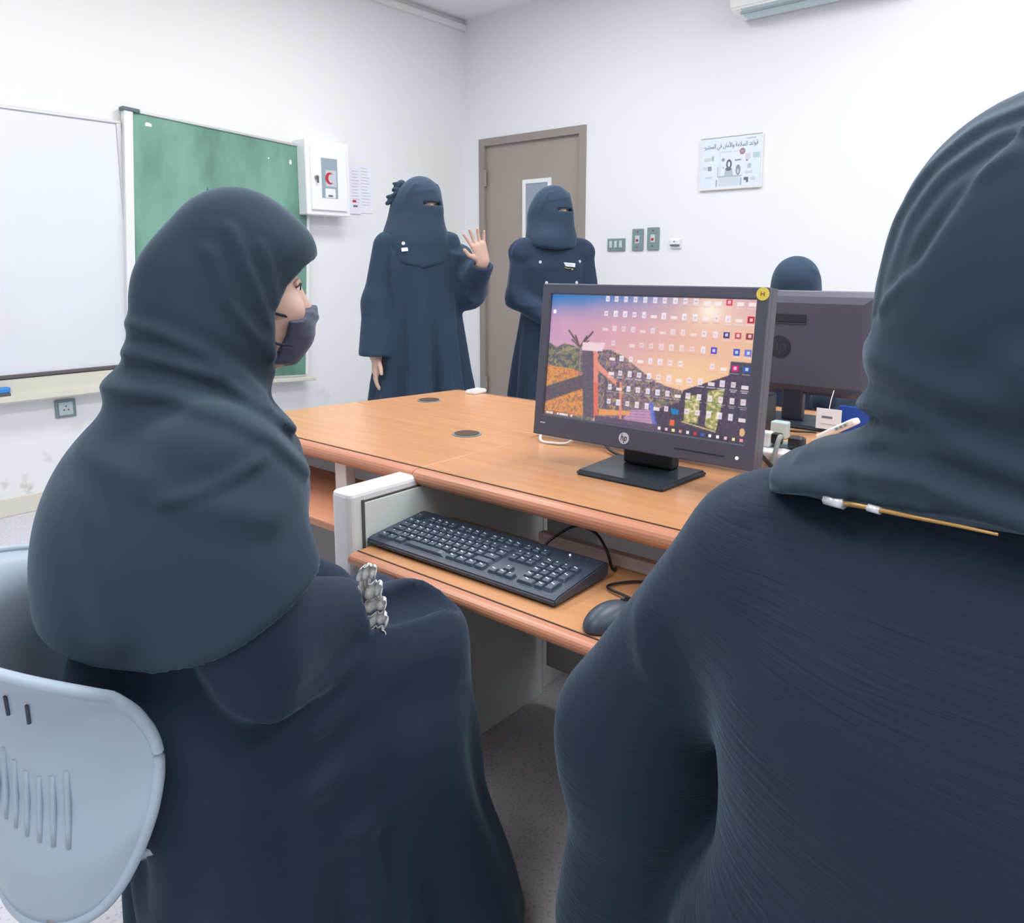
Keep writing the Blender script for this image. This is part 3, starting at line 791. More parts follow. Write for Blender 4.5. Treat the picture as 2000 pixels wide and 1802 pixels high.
    for j, v in enumerate(rows):
        for i, u in enumerate(cols):
            if i > 13 and j > 2: continue
            if j == 4 and 4 <= i <= 5: continue
            if j == 7 and i in (6,): A.poly([(106, 73), (112, 74), (112, 77), (107, 77)], (30, 130, 190)); continue
            if j == 3 and i in (2, 12): continue
            sky = j < 5 or i > 8
            c = special.get((i, j))
            a = .55 if (j in (2, 3) and i > 4) else .85
            sp = r.random()
            if c:
                A.rect(u - 2.2, u + 2.2, v - 2, v + 2, c); A.rect(u - 1, u + 1, v - 1, v + .8, (245, 235, 240), .8)
            elif sp < .25:
                A.rect(u - 2.3, u + 2.3, v - .2, v + 1.9, (250, 238, 238), a)
            elif sp < .7:
                A.rect(u - 1.6, u + 1.6, v - 2.1, v + 2, (248, 238, 246), a); A.rect(u - .6, u + 1, v - .6, v + 1.2, (190, 180, 215), a * .7)
            else:
                A.rect(u - 1.8, u + 1.4, v - 1.8, v + 1.8, (244, 226, 232), a); A.rect(u - 1.2, u + .6, v - .6, v + .4, (150, 150, 190), a * .6)
            if j < 7:
                A.rect(u - 2.2 - r.random(), u + 2.2 + r.random(), v + 3.0, v + 3.6, (235, 230, 240) if (j > 4 or i < 3) else (214, 160, 170), .55)
                if i < 3 and j > 4: A.rect(u - 1.8, u + 1.8, v + 4.1, v + 4.7, (235, 230, 240), .6)
    A.rect(2.4, 5, 11.8, 14.8, (250, 244, 244)); A.rect(106, 109.6, 80.6, 84.6, (226, 110, 70)); A.ell(157, 82.5, 1.8, 2.6, (224, 176, 130))
    for k in range(12):
        u = 98.6 + k * 5.3; A.rect(u - 1, u + 1, 86.6, 88.5, [(240, 240, 245), (230, 190, 215), (240, 225, 170), (230, 150, 160), (240, 240, 240), (215, 60, 70), (50, 110, 190), (240, 240, 245)][k % 8])
    for u, w in ((3.7, 1.2), (7, 1.6), (13, .8), (15.5, .9), (17.5, .9), (19.5, .9), (21.5, .8), (25.6, 1)): A.rect(u - w, u + w, 87.4, 88.8, (225, 220, 225))
    return A.a

def make_monitor(label, x, y, z0, z1, w, tilt, lit, stand_dx=0):
    t = thing('monitor', label, 'monitor', (x, y, TOPZ), 0)
    h = z1 - z0; zc = (z0 + z1) / 2 - TOPZ
    R = Matrix.Translation((0, 0, zc)) @ Matrix.Rotation(-tilt, 4, 'X')
    def put(o): o.matrix_local = R; return o
    W2, H2 = w / 2, h / 2
    bt, bb, bs = .024, .050, .024          # bezel widths
    # housing: slab with the back tapering away
    bk = bmesh.new()
    def ring(yy, dw, dzb, dzt): return [bk.verts.new(p) for p in ((-W2 + dw, yy, -H2 + dzb), (W2 - dw, yy, -H2 + dzb), (W2 - dw, yy, H2 - dzt), (-W2 + dw, yy, H2 - dzt))]
    r0 = ring(.004, 0, 0, 0); r1 = ring(.030, 0, 0, 0); r2 = ring(.046, .012, .012, .012); r3 = ring(.055, .035, .03, .03)
    for a, b in ((r0, r1), (r1, r2), (r2, r3)):
        for k in range(4): bk.faces.new((a[k], a[(k + 1) % 4], b[(k + 1) % 4], b[k]))
    bk.faces.new(r0[::-1]); bk.faces.new(r3)
    bmesh.ops.bevel(bk, geom=[e for e in bk.edges if e.calc_face_angle(0) > .3], offset=.006, segments=2, affect='EDGES')
    put(obj('housing', bk, 'monitor', t))
    fr = bmesh.new()
    bx(-W2, -W2 + bs, -.012, .006, -H2, H2, .003, bm=fr); bx(W2 - bs, W2, -.012, .006, -H2, H2, .003, bm=fr)
    bx(-W2 + bs - .004, W2 - bs + .004, -.012, .006, H2 - bt, H2, .003, bm=fr); bx(-W2 + bs - .004, W2 - bs + .004, -.012, .006, -H2, -H2 + bb, .003, bm=fr)
    bz = put(obj('bezel', fr, 'monitor', t))
    sw, sh_ = w - 2 * bs + .002, h - bt - bb + .002
    if lit:
        s = raster_mesh('screen', desktop_art(), sw, sh_, 'screen', t)
        s.matrix_local = R @ Matrix.Translation((0, -.004, (bb - bt) / 2))
    else:
        s = obj('screen', bx(-sw / 2, sw / 2, -.003, .003, -sh_ / 2, sh_ / 2), 'monitor_dark', t); s.matrix_local = R @ Matrix.Translation((0, -.001, (bb - bt) / 2))
    nw = .062 if lit else .03
    nm = obj('neck', bx(stand_dx - nw, stand_dx + nw, .036 if lit else .01, .072 if lit else .04, .012, zc + .02 if lit else z0 - TOPZ + .02, .006), 'monitor_dark', t)
    b = bmesh.new()
    pts = [(-.108, -.085), (.108, -.085), (.118, .095), (-.118, .095)]
    vs = [b.verts.new((p[0] + stand_dx, p[1], 0)) for p in pts]; vt = [b.verts.new((p[0] * .97 + stand_dx, p[1] * .97, .012)) for p in pts]
    b.faces.new(vs[::-1]); b.faces.new(vt)
    for k in range(4): b.faces.new((vs[k], vs[(k + 1) % 4], vt[(k + 1) % 4], vt[k]))
    bmesh.ops.bevel(b, geom=list(b.edges), offset=.004, segments=2, affect='EDGES')
    obj('stand_base', b, 'stand', t)
    return t, R, bz, W2, H2

mo, R, bz, W2, H2 = make_monitor('lit computer monitor showing a sunset desktop crowded with icons', -.84, 1.42, .808, 1.161, .54, math.radians(6), True)
lg = obj('logo_disc', cyl((0, -.0128, 0), .0125, .0024, 'y', 32), 'logo', bz, loc=(-.02, 0, -H2 + .024))
text('logo_lettering', 'hp', .021, 'monitor_dark', lg, (0, -.0142, .0012), (PI / 2, 0, 0), .0155, shear=.25)
obj('model_mark', bx(-W2 + .02, -W2 + .034, -.0124, -.0119, -H2 + .0285, -H2 + .031), 'logo', bz)
obj('power_light', cyl((W2 - .034, -.0126, -H2 + .022), .0032, .002, 'y', 12), 'led', bz)
obj('button_strip', bx(W2 - .17, W2 - .06, -.0124, -.0118, -H2 + .0195, -H2 + .0225), 'monitor_dark', bz)
st = obj('yellow_sticker', cyl((W2 - .012, -.0128, H2 - .013), .0125, .001, 'y', 32), 'yellow', bz)
sm_ = bmesh.new()
for x0, x1, z0, z1 in ((-.0045, -.0025, -.004, .004), (.002, .004, -.004, .004), (-.003, .0025, -.001, .0015)): bx(W2 - .012 + x0, W2 - .012 + x1, -.0137, -.0132, H2 - .013 + z0, H2 - .013 + z1, bm=sm_)
obj('sticker_mark', sm_, 'yellow_dark', st)

m2, R2, bz2, W22, H22 = make_monitor('black monitor seen from behind on the desk past the divider', -.84, 2.22, .84, 1.132, .54, math.radians(3), False, stand_dx=-.05)
m2.rotation_euler = (0, 0, PI)
hb = [o for o in m2.children if o.name.startswith('housing')][0]
obj('vent_slot', bx(-.085, .06, .0535, .0575, H22 - .085, H22 - .06, .002), 'monitor_dark', hb)
obj('vent_lip', bx(-.085, .06, .0535, .0580, H22 - .0895, H22 - .0855, .001), 'stand', hb)
lg = obj('logo_disc', cyl((-.012, .0555, -.01), .032, .003, 'y', 36), 'monitor_dark', hb)
text('logo_lettering', 'hp', .05, 'stand', lg, (-.012, .0575, -.007), (PI / 2, 0, PI), .04, shear=.25)

# things under and beside the far monitor
pb = thing('desktop_speaker', 'small black box speaker with pale label under the far monitor', 'speaker', (-.845, 2.02, TOPZ), 0)
obj('cabinet', bx(-.06, .055, -.04, .05, 0, .108, .006), 'monitor_dark', pb)
obj('grille', bx(-.05, .045, -.0425, -.039, .02, .1, .003), 'stand', pb)
obj('label_plate', bx(-.04, -.005, -.0445, -.042, .03, .052), 'plate_light', pb)
tg = thing('paper_tag', 'white printed paper tag hanging below the far monitor', 'paper tag', (-.665, 2.12, .79))
obj('card', bx(-.033, .033, -.0015, .0015, -.028, .028), 'paper', tg)
obj('card_print', bx(-.018, .01, -.0022, -.0014, .002, .008), 'print_dark', tg); obj('card_print', bx(-.02, .02, -.0022, -.0014, -.015, -.012), 'print_grey', tg)
obj('string', tube([(0, 0, .027), (0, .01, .05), (0, .03, .075)], .0012, 4, 5), 'cable_white', tg)
bl = thing('blue_folder', 'royal blue folder standing behind the paper tag', 'folder', (-.60, 2.16, TOPZ))
obj('cover', bx(-.05, .05, -.004, .004, 0, .075, .002), 'royal_blue', bl); obj('sheets', bx(-.046, .046, .0035, .012, .002, .07), 'paper', bl)
rm = thing('remote_control', 'white slim remote control leaning near the paper tag', 'remote', (-.585, 1.94, .803))
obj('shell', bx(-.055, .055, -.016, .016, -.008, .008, .005, 3), 'white', rm); obj('keypad', bx(.0, .04, -.0165, -.0155, -.004, .004), 'plate_light', rm)
for k in range(3): obj('key', bx(.004 + k * .012, .011 + k * .012, -.018, -.0162, -.003, .003, .001), 'plate_grey', rm)
rm.rotation_euler = (0, -.55, -.2)
wbx = thing('adapter', 'pale grey power adapter standing on the desk beside the speaker', 'adapter', (-.745, 1.985, TOPZ))
obj('block', bx(-.022, .022, -.015, .015, 0, .045, .004), 'plate_light', wbx); obj('plug_lead', tube([(0, .012, .02), (.02, .05, .012), (.06, .1, .006)], .003, 5, 6), 'cable', wbx)
ex = thing('plug_cluster', 'tangle of white and black plugs on top of the divider', 'plugs', (-.62, 1.627, TOPZ + .058))
obj('white_plug', bx(-.03, -.008, -.012, .012, 0, .034, .004), 'white', ex); obj('white_plug', bx(-.05, -.028, -.01, .014, 0, .018, .004), 'white', ex)
obj('black_plug', bx(-.01, .014, -.006, .014, .008, .032, .005), 'cable', ex); obj('black_plug', bx(.026, .062, -.004, .022, 0, .03, .009, 3), 'cable', ex); obj('power_strip', bx(-.07, .09, .004, .034, -.0, .01, .003), 'plate_grey', ex)
def cord(label, pts, r, m, name='cable'):
    return tag(obj(name, tube(pts, r, 8, 8), m, smooth=True), label, 'cable')
cord('grey cable hanging down the divider beside the lit monitor', [(-.605, 1.622, .835), (-.6, 1.595, .836), (-.6, 1.572, .80), (-.6, 1.562, .765), (-.585, 1.54, .757)], .0055, 'cable_grey')
cord('black video cable looping from the lit monitor down to the desk', [(-.70, 1.475, .835), (-.66, 1.52, .80), (-.62, 1.555, .762), (-.58, 1.56, .756), (-.5, 1.55, .755)], .004, 'cable')
cord('thick black power cord dropping from the right of the lit monitor', [(-.60, 1.455, .845), (-.59, 1.5, .81), (-.565, 1.545, .765), (-.52, 1.57, .756)], .005, 'cable')
cord('white cable loop hanging over the divider left of the lit monitor', [(-1.2, 1.572, .812), (-1.215, 1.565, .78), (-1.20, 1.535, .755), (-1.16, 1.53, .754), (-1.12, 1.55, .758), (-1.09, 1.572, .80)], .0035, 'cable_white')
cord('black cable curving out behind the monitor stand', [(-1.03, 1.572, .80), (-1.01, 1.555, .765), (-.96, 1.53, .756), (-.9, 1.53, .755), (-.82, 1.55, .755)], .004, 'cable')
cord('grey cable lying across the far desk', [(-.95, 1.9, .754), (-.86, 1.88, .754), (-.78, 1.86, .756), (-.70, 1.885, .754), (-.62, 1.9, .754)], .006, 'cable_grey')

# ================================================================== keyboard, mouse
kb = thing('keyboard', 'black full-size computer keyboard on the pull-out shelf', 'keyboard', (-.99, 1.075, T), math.radians(1))
KW, KD = .49, .172
prof = [(-KD / 2, .004), (-KD / 2, .014), (-KD / 2 + .012, .019), (KD / 2 - .006, .034), (KD / 2, .03), (KD / 2, .012), (KD / 2 - .01, .004)]
obj('case', prism(prof, 'x', -KW / 2, KW / 2, .0025), 'kb_body', kb)
slope = math.atan2(.015, KD - .018)
kc = bmesh.new()
v0 = [kc.verts.new((x * .0082, y * .0082, 0)) for x, y in ((-1, -1), (1, -1), (1, 1), (-1, 1))]; v1 = [kc.verts.new((x * .0064, y * .0064 + .0004, .0068)) for x, y in ((-1, -1), (1, -1), (1, 1), (-1, 1))]
kc.faces.new(v1)
for k in range(4): kc.faces.new((v0[k], v0[(k + 1) % 4], v1[(k + 1) % 4], v1[k]))
bmesh.ops.bevel(kc, geom=[e for e in kc.edges if e.calc_length() < .0145 and len(e.link_faces) == 2], offset=.0008, segments=1, affect='EDGES')
kme = bpy.data.meshes.new('key'); bmesh.ops.recalc_face_normals(kc, faces=kc.faces); kc.to_mesh(kme); kc.free(); kme.materials.append(M['key'])
wide = {}
lgd = bmesh.new()
def key(cx, row, wu=1.0, du=1.0):
    """cx in key units from the left, row 0 is the space bar row"""
    U = .0201
    x = -KW / 2 + .017 + (cx + wu / 2) * U
    y = -KD / 2 + .023 + (row + du / 2 - .5) * U
    z = .0185 + (y + KD / 2 - .012) * math.tan(slope)
    o = bpy.data.objects.new('key', kme); link(o, kb)
    o.location = (x, y, z); o.rotation_euler = (slope, 0, 0); o.scale = ((wu * U - .0026) / .0164, (du * U - .0026) / .0164, 1)
    lx = x - .001 if wu < 2.5 else None
    if lx is not None:
        for a in range(random.choice((1, 2, 2))):
            px = lx - .0035 + a * .0045; py = y + .001 - a * .002; pz = z + .0076 + (py - y) * math.tan(slope)
            q = [lgd.verts.new((px + dx, py + dy, pz + dy * math.tan(slope))) for dx, dy in ((0, 0), (.0034, 0), (.0034, .003), (0, .003))]
            lgd.faces.new(q)
for c, w in ((0, 1.25), (1.25, 1.25), (2.5, 1.25), (3.75, 6.0), (9.75, 1.25), (11, 1.25), (12.25, 1.25), (13.5, 1.25)): key(c, 0, w)
key(0, 1, 2.25); [key(2.25 + i, 1) for i in range(10)]; key(12.25, 1, 2.5)
key(0, 2, 1.75); [key(1.75 + i, 2) for i in range(11)]; key(12.75, 2, 2.0)
key(0, 3, 1.5); [key(1.5 + i, 3) for i in range(12)]; key(13.5, 3, 1.25)
[key(i, 4) for i in range(13)]; key(13, 4, 1.75)
key(0, 5.35); [key(2 + i, 5.35) for i in range(4)]; [key(6.4 + i, 5.35) for i in range(4)]; [key(10.8 + i, 5.35) for i in range(4)]
for i in range(3): key(15.2 + i, 5.35); key(15.2 + i, 4); key(15.2 + i, 3); key(15.2 + i, 0)
key(16.2, 1)
for r in range(1, 5):
    for i in range(3): key(18.6 + i, r)
key(18.6, 0, 2); key(20.6, 0); key(21.6, 0, 1, 2); key(21.6, 2, 1, 2); key(21.6, 4)
lo = obj('key_legends', lgd, 'legend', kb); lo['kind'] = 'stuff'
for i in range(3):
    o = obj('status_light', cyl((KW / 2 - .075 + i * .02, KD / 2 - .02, .034), .002, .002, 'z', 8), 'led' if i == 0 else 'plate_dark', kb)
for x in (-.2, .2): obj('foot', bx(x - .015, x + .015, KD / 2 - .03, KD / 2 - .022, 0, .012, .001), 'kb_body', kb)
for x in (-.2, .2): obj('foot', bx(x - .015, x + .015, -KD / 2 + .01, -KD / 2 + .02, 0, .006, .001), 'kb_body', kb)
cord('black keyboard cable arching up behind the keyboard', [(-.905, 1.167, .643), (-.89, 1.185, .662), (-.85, 1.2, .69), (-.80, 1.195, .69), (-.765, 1.185, .665), (-.755, 1.19, .63), (-.76, 1.21, .623)], .0028, 'cable', 'keyboard_cable')
ms = thing('mouse', 'dark computer mouse at the end of the keyboard shelf', 'mouse', (-.64, 1.01, T), -.2)
def mfn(P): return smax(ell(P, (0, 0, .004), (.033, .058, .034)), -(P[:, 2] - .001), .004)
np_mesh('shell', [sdf_mesh(mfn, (-.05, -.08, -.01), (.05, .08, .06), .003)], 'kb_body', ms)
obj('scroll_wheel', cyl((0, .03, .032), .008, .006, 'x', 16), 'cable', ms)
obj('button_gap', bx(-.0006, .0006, .012, .05, .026, .0345), 'cable', ms)
cord('black mouse cable trailing beside the keyboard', [(-.63, 1.068, .63), (-.66, 1.1, .628), (-.72, 1.12, .626), (-.70, 1.17, .625), (-.66, 1.2, .625)], .0025, 'cable', 'mouse_cable')

# ================================================================== plastic tub chairs
def make_chair(label, loc, rz):
    t = thing('plastic_chair', label, 'chair', loc, rz)
    AM = math.radians(86)
    def shell(u, v, d=0):
        a = math.sin(PI * (min(max(u, 0), 1) - .5)); th = a * AM
        k = min(1, abs(a)) ** 3
        zt = .782 - .085 * abs(a) ** 2.2; zb = .37 + .14 * abs(a) ** 4
        vv = v
        # rounded outer corners
        e = max(0, (abs(a) - .66) / .34)
        lo_, hi_ = .5 - .5 * math.sqrt(max(0, 1 - e ** 3)), .5 + .5 * math.sqrt(max(0, 1 - e ** 3))
        vv = lo_ + (hi_ - lo_) * v
        z = zb + (zt - zb) * vv
        off = float(np.interp(vv, [0, .22, .45, .7, .86, .94, 1], [.0, .016, .0, .0, .012, .035, .085])) * (1 - .55 * abs(a))
        return Vector(((.228 + off + d) * math.sin(th), -(.205 + off + d) * math.cos(th) + .01, z))
    b = grid_mesh('shell', shell, 48, 22)
    sh_o = obj('back_shell', b, 'chair', t, smooth=True)
    md = sh_o.modifiers.new('thickness', 'SOLIDIFY'); md.thickness = .006; md.offset = 0
    rim = [shell(i / 60, 1) for i in range(61)]
    low = [shell(i / 60, 0) for i in range(61)]
    obj('rolled_rim', tube(rim + low[::-1][1:], .0075, 2, 10), 'chair', t, smooth=True)
    for a_ in (.34, .44, .54):
        u = .5 + math.asin(a_) / PI
        p, q = shell(u, .74, .004), shell(u + .004, .81, .004)
        obj('vent_slot', tube([p, q], .0025, 2, 6), 'chair_slot', t)
    for k in range(9):
        u = .5 + math.asin(.18 + k * .06) / PI
        p, q = shell(u, .40 - .012 * k, .002), shell(u + .003, .58 + .03 * math.sin(k * .8), .002)
        obj('back_rib', tube([p, q], .0035, 4, 6), 'chair', t, smooth=True)
    def seat(u, v):
        a, b_ = u * 2 - 1, v * 2 - 1
        r = max(abs(a), abs(b_)); kx = a * math.sqrt(1 - b_ * b_ * .35); ky = b_ * math.sqrt(1 - a * a * .35)
        return Vector((kx * .19, ky * .19 + .03, .452 - .022 * (1 - kx * kx) * (1 - ky * ky) - (.02 * max(0, ky) ** 4)))
    so_ = obj('seat', grid_mesh('seat', seat, 20, 20), 'chair', t, smooth=True)
    md = so_.modifiers.new('thickness', 'SOLIDIFY'); md.thickness = .008; md.offset = 0
    for sx in (-1, 1):
        for sy in (-1, 1):
            obj('leg', tube([(sx * .15, .02 + sy * .14, .43), (sx * .2, .02 + sy * .19, .2), (sx * .215, .02 + sy * .21, .004)], .011, 4, 10), 'steel', t, smooth=True)
        obj('seat_rail', tube([(sx * .15, -.12, .428), (sx * .15, .16, .428)], .009, 2, 8), 'steel', t, smooth=True)
    return t

# ================================================================== people
def hand_sdf(P, wrist, fdir, pnorm, tside, splay=.12, curl=.25, k=.006):
    """five separate fingers; fdir along the hand, pnorm out of the palm, tside towards the thumb"""
    w = np.array(wrist, float); f = np.array(fdir, float); f /= np.linalg.norm(f)
    n = np.array(pnorm, float); n -= f * (n @ f); n /= np.linalg.norm(n)
    s = np.cross(n, f); s *= np.sign(s @ np.array(tside, float)) or 1
    L = lambda x, y, z=0: w + s * x + f * y + n * z
    d = smin(caps(P, L(-.012, .0), L(-.022, .07), .017, .014), caps(P, L(.012, .0), L(.022, .072), .017, .014), .02)
    d = smin(d, caps(P, L(0, .01), L(0, .068), .018, .014), .02)
    for i, (x, ln, r) in enumerate(((.027, .070, .0078), (.010, .079, .0082), (-.008, .073, .0078), (-.025, .057, .0068))):
        a = splay * (1.5 - i)
        base = L(x, .072)
        q1 = base + (f * math.cos(a) + s * math.sin(a)) * ln * .45
        c1 = curl * (1 + .15 * i)
        dd = (f * math.cos(a) + s * math.sin(a)) * math.cos(c1) + n * math.sin(c1)
        q2 = q1 + dd * ln * .32
        d3 = (f * math.cos(a) + s * math.sin(a)) * math.cos(c1 * 1.9) + n * math.sin(c1 * 1.9)
        q3 = q2 + d3 * ln * .25
        e = np.minimum(np.minimum(caps(P, base, q1, r * 1.12, r), caps(P, q1, q2, r, r * .92)), caps(P, q2, q3, r * .92, r * .8))
        d = smin(d, e, k)
    tb = L(.024, .018, .004); t1 = tb + s * .030 + f * .026 + n * .008; t2 = t1 + s * .012 + f * .028 + n * .004
    d = smin(d, np.minimum(caps(P, tb, t1, .0125, .0098), caps(P, t1, t2, .0098, .008)), .008)
    return d

def head_sdf(P, c, s=1.0, nose=True):
    """skull, face, nose, ears; c = head centre (mid eye height), facing +y"""
    c = np.array(c, float); L = lambda x, y, z: c + s * np.array((x, y, z))
    d = ell(P, L(0, -.012, .025), np.array((.073, .092, .095)) * s)
    d = smin(d, ell(P, L(0, .022, -.045), np.array((.058, .064, .073)) * s), .04)
    d = smin(d, ell(P, L(0, .050, -.098), np.array((.026, .026, .02)) * s), .03)
    d = smin(d, caps(P, L(0, .080, -.002), L(0, .096, -.036), .008 * s, .013 * s), .018)
    for q in (-1, 1):
        d = smin(d, ell(P, L(q * .042, .058, -.035), np.array((.024, .022, .022)) * s), .02)
        d = smax(d, -ell(P, L(q * .032, .096, -.002), np.array((.017, .016, .010)) * s), .012)
        d = smin(d, ell(P, L(q * .070, -.014, -.015), np.array((.010, .016, .028)) * s), .008)
    d = smin(d, ell(P, L(0, .078, -.066), np.array((.024, .014, .006)) * s), .010)
    d = smin(d, ell(P, L(0, .076, -.077), np.array((.021, .014, .007)) * s), .010)
    d = smin(d, caps(P, L(0, -.02, -.06), L(0, -.035, -.17), .05 * s, .052 * s), .03)
    return d
def eyes(body, c, s=1.0):
    hf = lambda P: head_sdf(P, c, s)
    on = lambda x, z, e=0: surf(hf, (c[0] + x * s, c[1] + .2, c[2] + z * s), (0, -1, 0), .3) + Vector((0, e, 0))
    for q in (-1, 1):
        p = on(q * .032, -.002)
        e = bmesh.new(); bmesh.ops.create_uvsphere(e, u_segments=16, v_segments=10, radius=.0112 * s)
        ob = obj('eye', e, 'eye_white', body, loc=p + Vector((0, -.0068 * s, 0)), smooth=True)
        obj('iris', cyl((0, .0102 * s, 0), .0052 * s, .003 * s, 'y', 16), 'eye_dark', ob)
        obj('eyebrow', tube([on(q * .014, .018), on(q * .026, .022), on(q * .038, .022), on(q * .050, .016)], .0028 * s, 4, 6), 'hair_dark', body, smooth=True)
        obj('eyelid', tube([on(q * .019, .001, .001), on(q * .027, .0055, .002), on(q * .036, .006, .002), on(q * .046, .001, .001)], .0042 * s, 4, 8), 'skin', body, smooth=True)
        obj('eyelash', tube([on(q * .020, -.001, .004), on(q * .028, .002, .0065), on(q * .037, .002, .0065), on(q * .048, -.002, .004)], .0014 * s, 4, 5), 'hair_dark', body, smooth=True)

def limbs_body(P, p):
    """the body under the clothes: torso, arms, legs as one surface"""
    d = ell(P, p['pelvis'], (.15, .12, .12))
    d = smin(d, caps(P, p['pelvis'], p['chest'], .11, .12), .06)
    d = smin(d, caps(P, (p['chest'][0] - .13, p['chest'][1], p['chest'][2] + .08), (p['chest'][0] + .13, p['chest'][1], p['chest'][2] + .08), .05), .06)
    d = smin(d, caps(P, (p['chest'][0], p['chest'][1], p['chest'][2] + .08), p['neck'], .06, .05), .04)
    for sg in ('R', 'L'):
        d = smin(d, chain(P, p['arm' + sg], (.046, .038, .027)), .03)
        d = smin(d, chain(P, p['leg' + sg], (.075, .055, .035)), .04)
    return d

# ---------------------------------------------------------------- seated person with a face mask (left)
PA = thing('person', 'seated person in black headscarf, robe and dark face mask, seen from the side', 'person', (-1.062, .479, 0), math.radians(-15))
HA = (0, .128, 1.172)
armR = [(.145, .055, .94), (.20, .055, .745), (.103, .222, .685)]
armL = [(-.145, .055, .94), (-.20, .06, .745), (-.05, .255, .65)]
bodyA = dict(pelvis=(0, -.0, .54), chest=(0, .045, .87), neck=(0, .085, 1.05), armR=armR, armL=armL,
             legR=[(.09, .03, .55), (.06, .37, .57), (.1, .38, .12)], legL=[(-.09, .03, .53), (-.11, .38, .52), (-.12, .38, .1)])
def A_skin(P): return smin(limbs_body(P, bodyA), head_sdf(P, HA), .03)
def A_hand(P):
    d = hand_sdf(P, (.103, .222, .685), (-.25, .45, -.85), (-.3, -.2, -1), (-1, -.5, 0), .06, .35)
    return smin(d, caps(P, armR[1], armR[2], .038, .026), .02)
def A_handL(P):
    d = hand_sdf(P, (-.045, .26, .64), (.25, .3, -.95), (.2, -.1, -1), (1, -.5, 0), .06, .35)
    return smin(d, caps(P, armL[1], armL[2], .038, .026), .02)
bA = np_mesh('body', [sdf_mesh(A_skin, (-.35, -.25, .04), (.35, .62, 1.02), .012), sdf_mesh(A_skin, (-.13, -.02, 1.0), (.13, .28, 1.33), .004),
                      sdf_mesh(A_hand, (-.06, .16, .48), (.2, .40, .76), .004), sdf_mesh(A_handL, (-.14, .18, .42), (.12, .42, .74), .004)], 'skin', PA)
eyes(bA, HA)

def A_core(P):
    d = ell(P, (0, .01, .56), (.175, .155, .15))
    d = smin(d, ell(P, (0, .01, .74), (.165, .125, .22)), .08)
    d = smin(d, ell(P, (0, .05, .88), (.16, .115, .14)), .06)
    d = smin(d, caps(P, (-.11, .055, .94), (.11, .055, .94), .062), .05)
    for a, q in ((armR, 1), (armL, -1)):
        d = smin(d, chain(P, a, (.066, .066, .052)), .04)
        # the sleeve hangs below the forearm
        d = smin(d, chain(P, [(a[1][0], a[1][1] + .02, a[1][2] - .07), (a[2][0] + .02 * q, a[2][1] - .06, a[2][2] - .05)], (.055, .042)), .05)
    return d
def A_robe_f(P):
    d = A_core(P)
    for q, z1 in ((1, .575), (-1, .53)):
        kx = .055 if q > 0 else -.11; ky = .355
        d = smin(d, caps(P, (q * .085, .05, .545), (kx, ky, z1), .11, .094), .06)
        d = smin(d, chain(P, [(kx, ky, z1 - .005), (kx + .02 * q, ky + .025, .3), (kx + .03 * q, ky + .05, .05)], (.092, .105, .15)), .06)
    sk = rbox(P, (0, .17, .26), (.195, .24, .28), .09)
    d = smin(d, sk, .06)
    th = np.arctan2(P[:, 0], P[:, 1] - .2)
    wl = np.clip((.55 - P[:, 2]) / .3, 0, 1)
    d = d - .010 * wl * np.sin(th * 9 + 2 * np.sin(P[:, 2] * 9)) - .006 * wl * np.sin(th * 17 + 1)
    # open sleeve end
    cu = n3(armR[2])
    d = smax(d, -caps(P, cu + n3((0, .03, 0)), cu + n3((-.03, .2, -.03)), .040), .006)
    # folds on the sleeve and lap
    for pts, w, h in (([(.24, -.02, .70), (.25, .08, .63), (.15, .22, .63)], .014, .012), ([(.25, -.07, .64), (.25, .08, .55), (.13, .24, .58)], .017, .014),
                      ([(.25, -.1, .56), (.25, .08, .47), (.12, .27, .50)], .018, .013), ([(.24, .05, .80), (.25, .08, .74), (.18, .17, .72)], .012, .008),
                      ([(.24, -.1, .46), (.26, .08, .37), (.16, .3, .40)], .02, .010)):
        d = d - ridge(P, pts, w, h)
    return np.maximum(d, .012 - P[:, 2])
np_mesh('robe', [sdf_mesh(A_robe_f, (-.40, -.26, 0), (.42, .72, 1.10), .008)], 'robe', PA)

